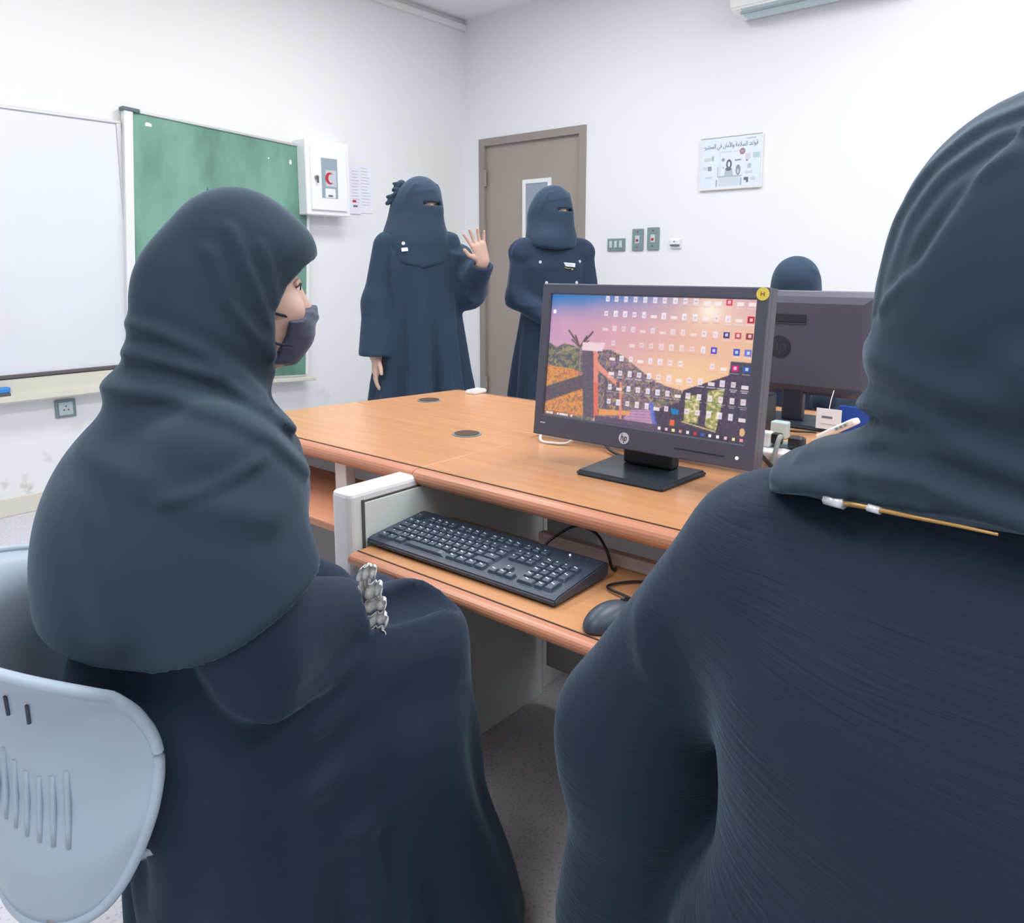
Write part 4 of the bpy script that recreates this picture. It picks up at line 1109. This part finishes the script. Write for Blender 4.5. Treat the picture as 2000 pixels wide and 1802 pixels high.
def A_scarf_f(P):
    c = np.array(HA); q = P - c.astype(np.float32)
    # cap over the skull with the hair gathered low at the back
    d = ell(P, c + (0, .0, .030), (.088, .103, .110))
    d = smin(d, ell(P, c + (0, -.086, -.02), (.060, .060, .080)), .05)
    d = smin(d, ell(P, c + (0, -.02, -.06), (.082, .092, .09)), .05)
    # forehead band
    d = smin(d, ell(P, c + (0, .045, .05), (.074, .066, .048)), .03)
    # neck wrap
    d = smin(d, caps(P, (0, .065, 1.07), (0, .06, .985), .086, .10), .04)
    d = smin(d, ell(P, (0, .018, 1.035), (.095, .078, .034)), .035)
    d = smin(d, ell(P, c + (0, -.07, -.095), (.062, .065, .07)), .04)
    # mantle over the shoulders
    m = A_core(P) - .014
    m = smin(m, ell(P, (0, -.002, .78), (.205, .155, .20)), .08)
    m = smin(m, caps(P, (.17, .07, .87), (.20, .10, .79), .06, .058), .06)
    m = smin(m, caps(P, (0, .05, .92), (0, .06, 1.0), .12, .085), .05)
    m = smin(m, ell(P, (.04, .10, .90), (.13, .09, .11)), .05)
    hem = .732 + .52 * np.clip(P[:, 1] + .05, 0, 1) - .02 * np.clip(P[:, 0] / .22, -1, 1)
    m = smax(m, hem - P[:, 2], .007)
    d = smin(d, m, .03)
    # face opening, its edge sweeping back over the cheek
    yc = interp(q[:, 2], [-.17, -.135, -.10, -.04, .0, .03, .045], [.10, .05, .032, .030, .048, .082, .12])
    g = np.maximum(np.maximum(yc - q[:, 1], q[:, 2] - .05), -.135 - .3 * (q[:, 1] - .05) - q[:, 2])
    d = smax(d, -g, .008)
    # drawn folds, strongest on her right side
    sd = np.clip((P[:, 0] + .03) / .06, 0, 1)
    K = lambda pts, w, h: crease(P, (1, 2), pts, w, h)
    f = K([(.10, 1.25), (.115, 1.2), (.128, 1.169), (.146, 1.109), (.155, 1.076)], .008, .0045)
    f = f + K([(.07, 1.22), (.079, 1.207), (.089, 1.153), (.108, 1.125), (.138, 1.091), (.151, 1.069)], .009, .005)
    f = f + K([(.137, 1.227), (.150, 1.186), (.152, 1.151)], .007, .003)
    f = f + K([(-.06, 1.135), (.002, 1.115), (.048, 1.089), (.098, 1.059), (.134, 1.022)], .010, .008)
    f = f + K([(-.07, 1.083), (-.023, 1.088), (.023, 1.075), (.072, 1.055), (.123, 1.012), (.163, .979)], .011, .009)
    f = f + K([(-.07, 1.045), (.0, 1.038), (.06, 1.018), (.11, .985), (.17, .92)], .010, .006)
    f = f + K([(-.03, .925), (.03, .945), (.09, .968)], .007, .004)
    f = f + K([(-.10, .97), (-.02, .93), (.08, .90)], .018, .005) + K([(-.10, .92), (-.095, .82), (-.09, .76)], .016, .005)
    f = f * sd
    return d - f
np_mesh('headscarf', [sdf_mesh(A_scarf_f, (-.37, -.27, .66), (.38, .33, 1.34), .0055)], 'scarf', PA)

def A_face(P): return head_sdf(P, HA)
def A_mask_f(P):
    c = np.array(HA); q = P - c.astype(np.float32)
    d = smin(A_face(P) - .007, ell(P, c + (0, .066, -.062), (.045, .040, .048)), .02)
    top = -.030 - .30 * np.abs(q[:, 0]) ; bot = -.122 + .25 * np.abs(q[:, 0])
    d = np.maximum(d, q[:, 2] - top); d = np.maximum(d, bot - q[:, 2])
    d = np.maximum(d, .050 - .5 * np.clip(-.07 - q[:, 2], 0, .04) - q[:, 1])
    d = d - .0035 * np.exp(-((q[:, 2] + .055 - .4 * np.abs(q[:, 0])) / .006) ** 2)
    return d
mk = np_mesh('face_mask', [sdf_mesh(A_mask_f, (-.09, .12, 1.02), (.09, .29, 1.18), .0028)], 'mask', PA)
for q in (-1, 1):
    for z in (-.045, -.085):
        obj('ear_loop', tube([(q * .060, HA[1] + .055, HA[2] + z), (q * .074, HA[1] + .02, HA[2] + z + .01), (q * .082, HA[1] - .01, HA[2] - .03)], .0022, 4, 6), 'mask_lining', mk, smooth=True)

# lace frill around the open sleeve end
rng = random.Random(3)
def petal(name, c, ax, up, w, h, m, parent):
    ax = Vector(ax).normalized(); up = Vector(up).normalized(); nn = ax.cross(up).normalized()
    ph = rng.uniform(0, 6)
    def f(u, v):
        a = (u - .5) * 2; rag = .12 * math.sin(a * 9 + ph) + .08 * math.sin(a * 17 + ph * 2)
        return Vector(c) + ax * a * w * (.75 + .25 * math.sin(v * PI)) + up * ((v - .5) * h * (1 + rag * v)) + nn * (.012 * math.cos(a * 1.4) + .004 * math.sin(a * 8 + ph) + .004 * math.sin(v * 7))
    o = obj(name, grid_mesh('g', f, 16, 8), m, parent, smooth=True)
    md = o.modifiers.new('thickness', 'SOLIDIFY'); md.thickness = .0015
    return o

cu = Vector(armR[2])
for k, (dx, dy, dz, w, h) in enumerate(((.0, .045, .046, .018, .026), (.014, .050, .022, .017, .030), (.010, .052, -.004, .023, .024), (.016, .052, -.026, .023, .024), (.018, .048, -.052, .021, .034), (-.04, .060, .020, .010, .05), (-.046, .045, -.016, .009, .05))):
    petal('lace_frill', cu + Vector((dx, dy, dz)), (.8, .6, .30), (-.2, .1, -1), w, h, 'lace', PA)

# ---------------------------------------------------------------- seated person in the crinkled robe (right, close)
PB = thing('person', 'seated person close by in black headscarf and crinkled robe, seen from behind', 'person', (-.056, .645, 0), math.radians(-3))
PB.scale = (1.1, 1.1, 1.0)
HB = (0, .055, 1.19)
armRB = [(.18, .02, .935), (.325, .05, .69), (.2, .32, .68)]
armLB = [(-.18, .02, .935), (-.335, .05, .69), (-.22, .34, .68)]
bodyB = dict(pelvis=(0, 0, .54), chest=(0, .01, .89), neck=(0, .03, 1.06), armR=armRB, armL=armLB,
             legR=[(.09, .03, .54), (.1, .44, .53), (.1, .43, .1)], legL=[(-.09, .03, .54), (-.1, .44, .53), (-.11, .43, .1)])
def B_skin(P): return smin(limbs_body(P, bodyB), head_sdf(P, HB), .03)
def B_hand(P):
    d = hand_sdf(P, (-.218, .348, .68), (.25, .95, -.1), (0, -.1, -1), (1, 0, 0), .08, .3)
    return smin(d, caps(P, armLB[1], armLB[2], .038, .026), .02)
def B_handR(P):
    d = hand_sdf(P, (.198, .328, .68), (-.25, .95, -.1), (0, -.1, -1), (-1, 0, 0), .08, .3)
    return smin(d, caps(P, armRB[1], armRB[2], .038, .026), .02)
np_mesh('body', [sdf_mesh(B_skin, (-.42, -.25, .04), (.42, .62, 1.02), .012), sdf_mesh(B_skin, (-.13, -.1, 1.0), (.13, .2, 1.34), .006),
                 sdf_mesh(B_hand, (-.3, .29, .6), (-.06, .54, .78), .004), sdf_mesh(B_handR, (.06, .27, .6), (.3, .52, .78), .004)], 'skin', PB)
def B_robe_f(P):
    d = ell(P, (0, -.0, .56), (.22, .18, .16))
    d = smin(d, ell(P, (0, .0, .75), (.20, .14, .22)), .08)
    d = smin(d, ell(P, (0, .005, .88), (.20, .128, .13)), .08)
    d = smin(d, caps(P, (-.15, .01, .942), (.15, .01, .942), .064), .06)
    d = smin(d, caps(P, (0, .0, .97), (0, .02, 1.05), .085, .07), .06)
    for a in (armRB, armLB):
        d = smin(d, chain(P, a, (.075, .075, .058)), .05)
        d = smin(d, caps(P, (a[1][0] * .97, a[1][1], a[1][2] - .06), (a[2][0], a[2][1] - .08, a[2][2] - .04), .07, .05), .06)
        d = smin(d, caps(P, (a[1][0] * .95, a[1][1] - .0, .66), (a[1][0] * 1.02, a[1][1] + .02, .40), .07, .085), .06)
    d = smin(d, rbox(P, (0, .16, .28), (.25, .30, .29), .1), .06)
    for q in (-1, 1): d = smin(d, caps(P, (q * .1, .03, .54), (q * .11, .42, .53), .12, .095), .05)
    th = np.arctan2(P[:, 0], P[:, 1] - .1)
    wl = np.clip((.6 - P[:, 2]) / .3, 0, 1)
    d = d - .008 * wl * np.sin(th * 10)
    d = d - ridge(P, [(-.27, -.03, .86), (-.235, -.10, .74), (-.25, -.09, .6)], .02, .010)
    d = d + ridge(P, [(-.235, -.07, .83), (-.215, -.13, .72), (-.23, -.13, .56)], .02, .018)
    d = d - ridge(P, [(-.17, -.04, 1.0), (-.24, -.02, .93), (-.27, -.0, .85)], .012, .005)
    return np.maximum(d, .012 - P[:, 2])
np_mesh('robe', [sdf_mesh(B_robe_f, (-.46, -.28, 0), (.46, .66, 1.16), .008)], 'crinkle', PB)
def B_scarf_f(P):
    c = np.array(HB)
    d = ell(P, c + (0, -.005, .016), (.112, .125, .126))
    d = smin(d, ell(P, c + (0, -.03, -.055), (.104, .10, .10)), .05)
    neck = caps(P, (0, .02, 1.10), (0, .01, 1.03), .088, .10)
    d = smin(d, neck, .04)
    d = smin(d, ell(P, (0, .015, 1.02), (.175, .105, .045)), .035)
    # outer wrap: a second turn of cloth whose edge runs up over the back of the head
    q = (P - c.astype(np.float32))
    plane = (P[:, 2] - interp(P[:, 0], [-.13, -.103, -.085, -.062, -.047, -.02, .1], [1.12, 1.154, 1.181, 1.207, 1.238, 1.285, 1.40])) * .7
    outer = smax(d - .007, plane, .006)
    d = np.minimum(d, outer)
    d = smax(d, -caps(P, c + (0, .10, -.02), c + (0, .28, -.03), .062, .075), .012)
    hem = 1.0 - .42 * np.clip(P[:, 1], -.2, 0) - .12 * np.clip(P[:, 1], 0, .2)
    d = np.maximum(d, hem - P[:, 2])
    K = lambda pts, w, h: crease(P, (0, 2), pts, w, h)
    f = K([(-.13, 1.085), (-.096, 1.098), (-.064, 1.098), (-.033, 1.09), (.03, 1.075), (.12, 1.08)], .008, .006)
    f = f + K([(-.145, 1.05), (-.078, 1.077), (-.032, 1.079), (.05, 1.06), (.13, 1.05)], .007, .005)
    f = f + K([(-.16, 1.028), (-.094, 1.054), (-.046, 1.061), (.04, 1.045), (.13, 1.03)], .008, .006)
    f = f + K([(-.165, 1.01), (-.128, 1.03), (-.10, 1.036)], .007, .004)
    f = f + K([(-.102, 1.16), (-.1, 1.185), (-.094, 1.233), (-.077, 1.268), (-.048, 1.294), (-.0, 1.31)], .005, .003)
    f = f + K([(-.091, 1.17), (-.089, 1.193), (-.079, 1.235), (-.061, 1.263), (-.032, 1.284), (.01, 1.295)], .005, .003)
    f = f + K([(-.082, 1.18), (-.07, 1.22), (-.05, 1.25), (-.02, 1.27)], .006, .002)
    f = f + K([(.0, 1.14), (.05, 1.11), (.11, 1.10)], .012, .005) + K([(-.09, 1.13), (-.04, 1.115), (.02, 1.12)], .012, .004)
    f = f * np.clip((.06 - P[:, 1]) / .05, 0, 1)
    return d - f
np_mesh('headscarf', [sdf_mesh(B_scarf_f, (-.22, -.21, .93), (.22, .2, 1.36), .0045)], 'scarf', PB)
fnB = lambda P: np.minimum(B_robe_f(P), B_scarf_f(P))
cp = []
for i, x in enumerate(np.linspace(-.104, .0, 12)):
    pa = surf(B_scarf_f, (x, -.5, 1.05), (0, 1, 0), .9)
    cp.append(Vector((x, pa.y - .003, 1.0 - .42 * pa.y - .001 * i * .3)))
ct = obj('collar_trim', tube(cp, lambda t: .0022 - .0012 * t, 3, 6), 'gold', PB, smooth=True)
obj('trim_tag', tube([cp[0] + Vector((-.004, -.002, .001)), cp[1] + Vector((0, -.002, 0))], .0042, 2, 8), 'silver', ct, smooth=True)
obj('trim_tag', tube([cp[3], cp[3] + Vector((.008, -.002, 0))], .0028, 2, 8), 'silver', ct, smooth=True)

# ---------------------------------------------------------------- standing people
def eye_level(c): return (c[0], c[1], c[2])
def rotated(fn, c, ang):
    """turn a head field about the vertical axis through c"""
    ca, sa = math.cos(-ang), math.sin(-ang)
    def g(P):
        q = P - n3(c)
        r = np.stack([q[:, 0] * ca - q[:, 1] * sa, q[:, 0] * sa + q[:, 1] * ca, q[:, 2]], 1).astype(np.float32)
        return fn(r + n3(c))
    return g
def standing_body(p, head, turn):
    hd = rotated(lambda P: head_sdf(P, head), head, turn)
    return lambda P: smin(limbs_body(P, p), hd(P), .03)

def yaw_to(x, y, extra=0):
    return math.atan2(-y, -x) - PI / 2 + extra     # local +y looks at the camera side
# ---- waving person
CXY = (-2.686, 2.508)
PC = thing('person', 'standing person in black face veil and robe, waving one raised hand', 'person', (*CXY, 0), yaw_to(*CXY, math.radians(6)))
HC = (-.012, .02, 1.48); TC = math.radians(24)
aR = [(.145, 0, 1.29), (.195, .02, 1.03), (.225, .09, .80)]          # hanging arm (image left)
aL = [(-.15, 0, 1.30), (-.225, .0, 1.085), (-.265, .17, 1.205)]    # raised arm
bodyC = dict(pelvis=(0, 0, .88), chest=(0, 0, 1.2), neck=(0, 0, 1.38), armR=aR, armL=aL, legR=[(.085, 0, .86), (.09, .01, .47), (.09, -.01, .07)], legL=[(-.085, 0, .86), (-.09, .01, .47), (-.09, -.01, .07)])
fC = standing_body(bodyC, HC, TC)
def C_hand1(P):
    d = hand_sdf(P, (-.268, .182, 1.225), (.32, .05, 1), (.15, 1, .1), (1, 0, 0), .22, .16)
    return smin(d, caps(P, aL[1], aL[2], .038, .026), .02)
def C_hand2(P):
    d = hand_sdf(P, (.215, .10, .79), (.10, .05, -1), (-1, -.1, .0), (0, 1, 0), .08, .3)
    return smin(d, caps(P, aR[1], aR[2], .038, .026), .02)
bC = np_mesh('body', [sdf_mesh(fC, (-.3, -.2, .02), (.3, .25, 1.36), .012), sdf_mesh(fC, (-.13, -.12, 1.33), (.12, .16, 1.65), .005),
                      sdf_mesh(C_hand1, (-.36, .08, 1.17), (-.14, .3, 1.46), .0035), sdf_mesh(C_hand2, (.12, .0, .56), (.32, .24, .84), .0035)], 'skin', PC)
ec = bpy.data.objects.new('face_detail', None); link(ec, bC); ec.location = HC; ec.rotation_euler = (0, 0, TC)
def turned_eyes(body, e, c):
    tmp = [o for o in body.children]
    eyes(body, (0, 0, 0))
    for o in [o for o in body.children if o not in tmp]:
        o.matrix_parent_inverse = Matrix.Identity(4)
        o.matrix_local = Matrix.Translation(c) @ Matrix.Rotation(e, 4, 'Z') @ Matrix.Translation(o.location)
bpy.data.objects.remove(ec)
turned_eyes(bC, TC, HC)
def C_robe_f(P):
    z = P[:, 2]
    rx = interp(z, [0, .3, .7, 1.0, 1.2, 1.3], [.33, .28, .215, .185, .18, .15]); ry = interp(z, [0, .3, .7, 1.0, 1.2, 1.3], [.26, .22, .17, .15, .14, .11])
    th = np.arctan2(P[:, 0], P[:, 1])
    fold = .03 * np.clip((1.15 - z) / .5, 0, 1) * (np.sin(th * 7 + .6) * .6 + np.sin(th * 13 + 2) * .4)
    q = np.sqrt((P[:, 0] / rx) ** 2 + (P[:, 1] / ry) ** 2)
    d = (q - 1) * np.minimum(rx, ry) * .9 - fold
    d = np.maximum(d, np.maximum(z - 1.33, .015 - z))
    d = smin(d, caps(P, (-.12, 0, 1.29), (.12, 0, 1.29), .07), .06)
    sl = smin(caps(P, aR[0], aR[1], .07, .075), caps(P, aR[1], (.22, .09, .78), .075, .08), .04)
    sl = smax(sl, .795 - z, .006)
    d = smin(d, sl, .010)
    sr = smin(caps(P, aL[0], aL[1], .08, .085), caps(P, aL[1], (-.266, .165, 1.20), .082, .052), .04)
    sr = smax(sr, -((P - n3((-.266, .165, 1.20))) @ n3((.03, -.4, -.92))) * -1 * -1 - .012, .006)
    d = smin(d, sr, .03)
    # open the cuffs
    d = smax(d, -caps(P, (-.262, .16, 1.19), (-.275, .24, 1.30), .034), .008)
    d = smax(d, -caps(P, (.22, .10, .83), (.225, .11, .7), .045), .008)
    d = d - ridge(P, [(-.14, .1, 1.25), (-.18, .13, 1.08), (-.24, .09, 1.03)], .02, .012) - ridge(P, [(.13, .1, 1.25), (.14, .14, .95), (.15, .17, .6)], .018, .012) - ridge(P, [(.02, .13, 1.2), (.03, .17, .8), (.04, .2, .5)], .02, .014)
    return d
np_mesh('robe', [sdf_mesh(C_robe_f, (-.42, -.32, 0), (.40, .36, 1.42), .008)], 'abaya', PC)
def veil_field(head, flap_len, drape, square=0):
    c = n3(head)
    def f(P):
        q = P - c
        d = ell(q, (0, -.015, .022), (.094, .115, .108))
        d = smin(d, ell(q, (0, -.055, -.03), (.092, .095, .10)), .06)
        # face flap, a nearly straight fall of cloth in front of nose and chin
        fl = caps(q, (0, .034, -.045), (0, .04, -flap_len), .080, .084 if not square else .076)
        d = smin(d, fl, .04)
        d = smin(d, ell(q, (0, .0, -.165), drape), .06) if drape else d
        # slit for the eyes
        slit = rbox(q, (0, .12, -.001), (.044, .075, .0065), .004)
        d = smax(d, -slit, .004)
        for pts, w, h in (([(.06, .05, .09), (.09, .02, .02), (.095, -.03, -.08)], .012, .006), ([(-.06, .05, .09), (-.09, .02, .02), (-.095, -.03, -.08)], .012, .006), ([(.0, .09, .06), (.05, .075, .05), (.085, .02, .045)], .009, .004), ([(.07, .05, -.06), (.085, .04, -.13), (.10, .04, -.2)], .014, .006)):
            d = d - ridge(q, pts, w, h)
        return d
    return f
vC0 = rotated(veil_field(HC, .15, None), HC, TC)
def C_veil_f(P):
    d = vC0(P)
    d = smin(d, caps(P, (.03, -.03, 1.44), (.06, -.02, 1.33), .10, .11), .05)
    z = P[:, 2]
    rx = interp(z, [1.15, 1.22, 1.30, 1.36, 1.42, 1.5], [.15, .15, .142, .122, .085, .03]); ry = interp(z, [1.15, 1.22, 1.30, 1.36, 1.42, 1.5], [.144, .144, .138, .12, .095, .03])
    e = (np.sqrt((P[:, 0] / rx) ** 2 + ((P[:, 1] - .008) / ry) ** 2) - 1) * np.minimum(rx, ry)
    d = smin(d, np.maximum(e, z - 1.44), .05)
    return smax(d, 1.19 + .25 * np.abs(P[:, 0]) - z, .012)
vl = np_mesh('face_veil', [sdf_mesh(C_veil_f, (-.22, -.2, 1.16), (.24, .22, 1.65), .005)], 'niqab', PC)
# tied bow ends at the back of the veil
for (p, q, r) in (((.075, -.02, 1.575), (.115, .0, 1.545), .02), ((.09, -.02, 1.525), (.145, .0, 1.485), .022), ((.085, -.01, 1.55), (.12, .02, 1.52), .014)):
    def kf(P, p=p, q=q, r=r): return smin(caps(P, p, q, r, r * .45), caps(P, p, (q[0], q[1], q[2] + .03), r * .7, r * .3), .01)
    np_mesh('bow_end', [sdf_mesh(kf, (.03, -.07, 1.43), (.2, .07, 1.63), .005)], 'niqab', vl)
fC_all = lambda P: np.minimum(C_robe_f(P), C_veil_f(P))
p = surf(fC_all, (.075, .6, 1.275), (0, -1, 0), .8)
bd = obj('name_badge', bx(-.02, .02, -.003, .003, -.008, .008, .001), 'paper', PC, loc=p + Vector((0, .003, 0)), rot=(.15, .10, .1))
p = surf(fC_all, (.085, .6, 1.302), (0, -1, 0), .8)
obj('brooch', cyl((0, 0, 0), .008, .006, 'y', 10), 'silver', PC, loc=p + Vector((0, .003, 0)), rot=(.1, .4, 0))

# ---- standing person by the door
DXY = (-2.486, 3.267)
PD = thing('person', 'standing person in black face veil and buttoned jacket in front of the door', 'person', (*DXY, 0), yaw_to(*DXY, math.radians(14)))
HD = (-.005, .02, 1.485); TD = math.radians(22)
dR = [(.155, 0, 1.28), (.19, .02, 1.04), (.03, .19, .93)]; dL = [(-.155, 0, 1.28), (-.19, .02, 1.04), (-.03, .2, .92)]
bodyD = dict(pelvis=(0, 0, .88), chest=(0, 0, 1.2), neck=(0, 0, 1.38), armR=dR, armL=dL, legR=[(.085, 0, .86), (.09, .01, .47), (.09, -.01, .07)], legL=[(-.085, 0, .86), (-.09, .01, .47), (-.09, -.01, .07)])
fD = standing_body(bodyD, HD, TD)
def D_hand1(P): return smin(hand_sdf(P, (.025, .195, .928), (-.75, .3, -.55), (-.3, -.9, .2), (0, 0, 1), .06, .5), caps(P, dR[1], dR[2], .038, .026), .02)
def D_hand2(P): return smin(hand_sdf(P, (-.03, .215, .925), (.75, .3, -.55), (.3, -.9, .2), (0, 0, 1), .06, .5), caps(P, dL[1], dL[2], .038, .026), .02)
bD = np_mesh('body', [sdf_mesh(fD, (-.3, -.2, .02), (.3, .28, 1.36), .012), sdf_mesh(fD, (-.12, -.12, 1.33), (.12, .16, 1.65), .005),
                      sdf_mesh(D_hand1, (-.16, .12, .78), (.1, .36, 1.0), .004), sdf_mesh(D_hand2, (-.1, .12, .78), (.16, .36, 1.0), .004)], 'skin', PD)
turned_eyes(bD, TD, HD)
def D_robe_f(P):
    z = P[:, 2]
    rx = interp(z, [0, .3, .7, .95, 1.05, 1.2, 1.3], [.27, .24, .20, .165, .165, .18, .15]); ry = interp(z, [0, .3, .7, 1.0, 1.2, 1.3], [.23, .2, .16, .135, .14, .11])
    th = np.arctan2(P[:, 0], P[:, 1])
    fold = .016 * np.clip((.95 - z) / .4, 0, 1) * (np.sin(th * 8 + .3) * .6 + np.sin(th * 15 + 2) * .4)
    q = np.sqrt((P[:, 0] / rx) ** 2 + (P[:, 1] / ry) ** 2)
    d = (q - 1) * np.minimum(rx, ry) * .9 - fold
    d = np.maximum(d, np.maximum(z - 1.33, .015 - z))
    d = smin(d, caps(P, (-.12, 0, 1.28), (.12, 0, 1.28), .06), .05)
    for a, q_ in ((dR, 1), (dL, -1)):
        s_ = smin(caps(P, a[0], a[1], .062, .06), caps(P, a[1], (a[2][0] + .02 * q_, a[2][1] - .02, a[2][2]), .058, .045), .03)
        d = smin(d, s_, .02)
        # puffed, pleated shoulder
        pf = ell(P, (.170 * q_, 0, 1.265), (.062, .075, .068))
        pf = pf - .005 * np.sin(P[:, 1] * 160) * np.clip((z - 1.24) / .04, 0, 1)
        d = smin(d, pf, .015)
        d = d - ridge(P, [(.215 * q_, .04, 1.22), (.235 * q_, .05, 1.12), (.2 * q_, .09, 1.0)], .014, .008)
        d = d - ridge(P, [(.13 * q_, .11, 1.25), (.125 * q_, .13, 1.12), (.12 * q_, .14, 1.0)], .01, .006)
    d = d - .006 * np.exp(-((z - 1.0) / .012) ** 2)
    return d
np_mesh('jacket', [sdf_mesh(D_robe_f, (-.32, -.28, 0), (.32, .32, 1.40), .007)], 'jacket', PD)
vD0 = rotated(veil_field(HD, .185, (.12, .1, .06), 1), HD, TD)
def D_veil_f(P):
    d = vD0(P)
    d = smin(d, caps(P, (.03, -.03, 1.44), (.055, -.01, 1.34), .09, .085), .04)
    d = smin(d, caps(P, (.0, .02, 1.36), (.02, .06, 1.31), .10, .09), .05)
    return smax(d, 1.285 + .1 * np.abs(P[:, 0]) - P[:, 2], .015)
np_mesh('face_veil', [sdf_mesh(D_veil_f, (-.2, -.2, 1.22), (.22, .22, 1.65), .005)], 'niqab', PD)
fD_all = lambda P: np.minimum(D_robe_f(P), D_veil_f(P))
for x, z in ((.09, 1.222), (-.125, 1.225), (.06, 1.118), (-.105, 1.118), (.065, 1.03), (-.09, 1.03)):
    p = surf(fD_all, (x, .6, z), (0, -1, 0), .8)
    obj('button', cyl((0, 0, 0), .0075, .005, 'y', 14), 'silver', PD, loc=p + Vector((0, .002, 0)))
p = surf(fD_all, (-.055, .6, 1.208), (0, -1, 0), .8)
bd = obj('name_badge', bx(-.034, .034, -.003, .003, -.01, .01, .002), 'paper', PD, loc=p + Vector((0, .004, 0)), rot=(.1, -.08, -.15))
obj('badge_print', bx(-.022, .022, .003, .0036, -.003, .002), 'print_grey', bd)
ch = obj('badge_chain', tube([(.024, .003, -.014), (.005, .005, -.02), (-.012, .004, -.017)], .0022, 4, 6), 'gold', bd, smooth=True)
obj('charm', cyl((-.02, .004, -.022), .005, .004, 'y', 10), 'gold', bd)

# ---- seated person beyond the far monitor
EXY = (-1.134, 3.10)
PE = thing('person', 'seated person in black headscarf, only the crown visible above the far monitor', 'person', (*EXY, 0), yaw_to(*EXY))
HE = (0, .05, 1.115)
aRE = [(.16, .0, .92), (.23, .10, .72), (.12, .34, .72)]; aLE = [(-.16, .0, .92), (-.23, .10, .72), (-.12, .34, .72)]
bodyE = dict(pelvis=(0, 0, .54), chest=(0, .01, .84), neck=(0, .03, 1.0), armR=aRE, armL=aLE, legR=[(.09, .03, .54), (.1, .42, .53), (.1, .42, .1)], legL=[(-.09, .03, .54), (-.1, .42, .53), (-.1, .42, .1)])
np_mesh('body', [sdf_mesh(lambda P: smin(limbs_body(P, bodyE), head_sdf(P, HE), .03), (-.32, -.22, .04), (.32, .56, 1.26), .01)], 'skin', PE)
def E_robe_f(P):
    d = ell(P, (0, -.01, .56), (.2, .17, .15)); d = smin(d, ell(P, (0, .0, .74), (.18, .14, .24)), .08)
    d = smin(d, caps(P, (-.13, 0, .93), (.13, 0, .93), .072), .07)
    for a in (aRE, aLE): d = smin(d, chain(P, a, (.07, .065, .05)), .04)
    d = smin(d, rbox(P, (0, .17, .28), (.2, .27, .28), .09), .06)
    return np.maximum(d, .012 - P[:, 2])
np_mesh('robe', [sdf_mesh(E_robe_f, (-.36, -.24, 0), (.36, .52, 1.06), .012)], 'robe', PE)
def E_scarf_f(P):
    c = np.array(HE)
    d = ell(P, c + (0, -.012, .028), (.091, .112, .098)); d = smin(d, ell(P, c + (0, -.03, -.05), (.085, .095, .10)), .05)
    d = smin(d, caps(P, (0, .03, 1.02), (0, .02, .94), .09, .13), .06); d = smin(d, ell(P, (0, 0, .92), (.19, .13, .06)), .05)
    d = smax(d, -caps(P, c + (0, .11, -.085), c + (0, .28, -.10), .05, .06), .012)
    return d - ridge(P, [tuple(c + v) for v in ((-.06, .06, .08), (-.085, .02, .05), (-.09, -.03, -.02))], .01, .005)
np_mesh('headscarf', [sdf_mesh(E_scarf_f, (-.24, -.2, .84), (.24, .2, 1.26), .006)], 'niqab', PE)

# chairs under the seated people
make_chair('pale grey-blue plastic tub chair under the masked person', (-1.10, .455, 0), math.radians(-19))
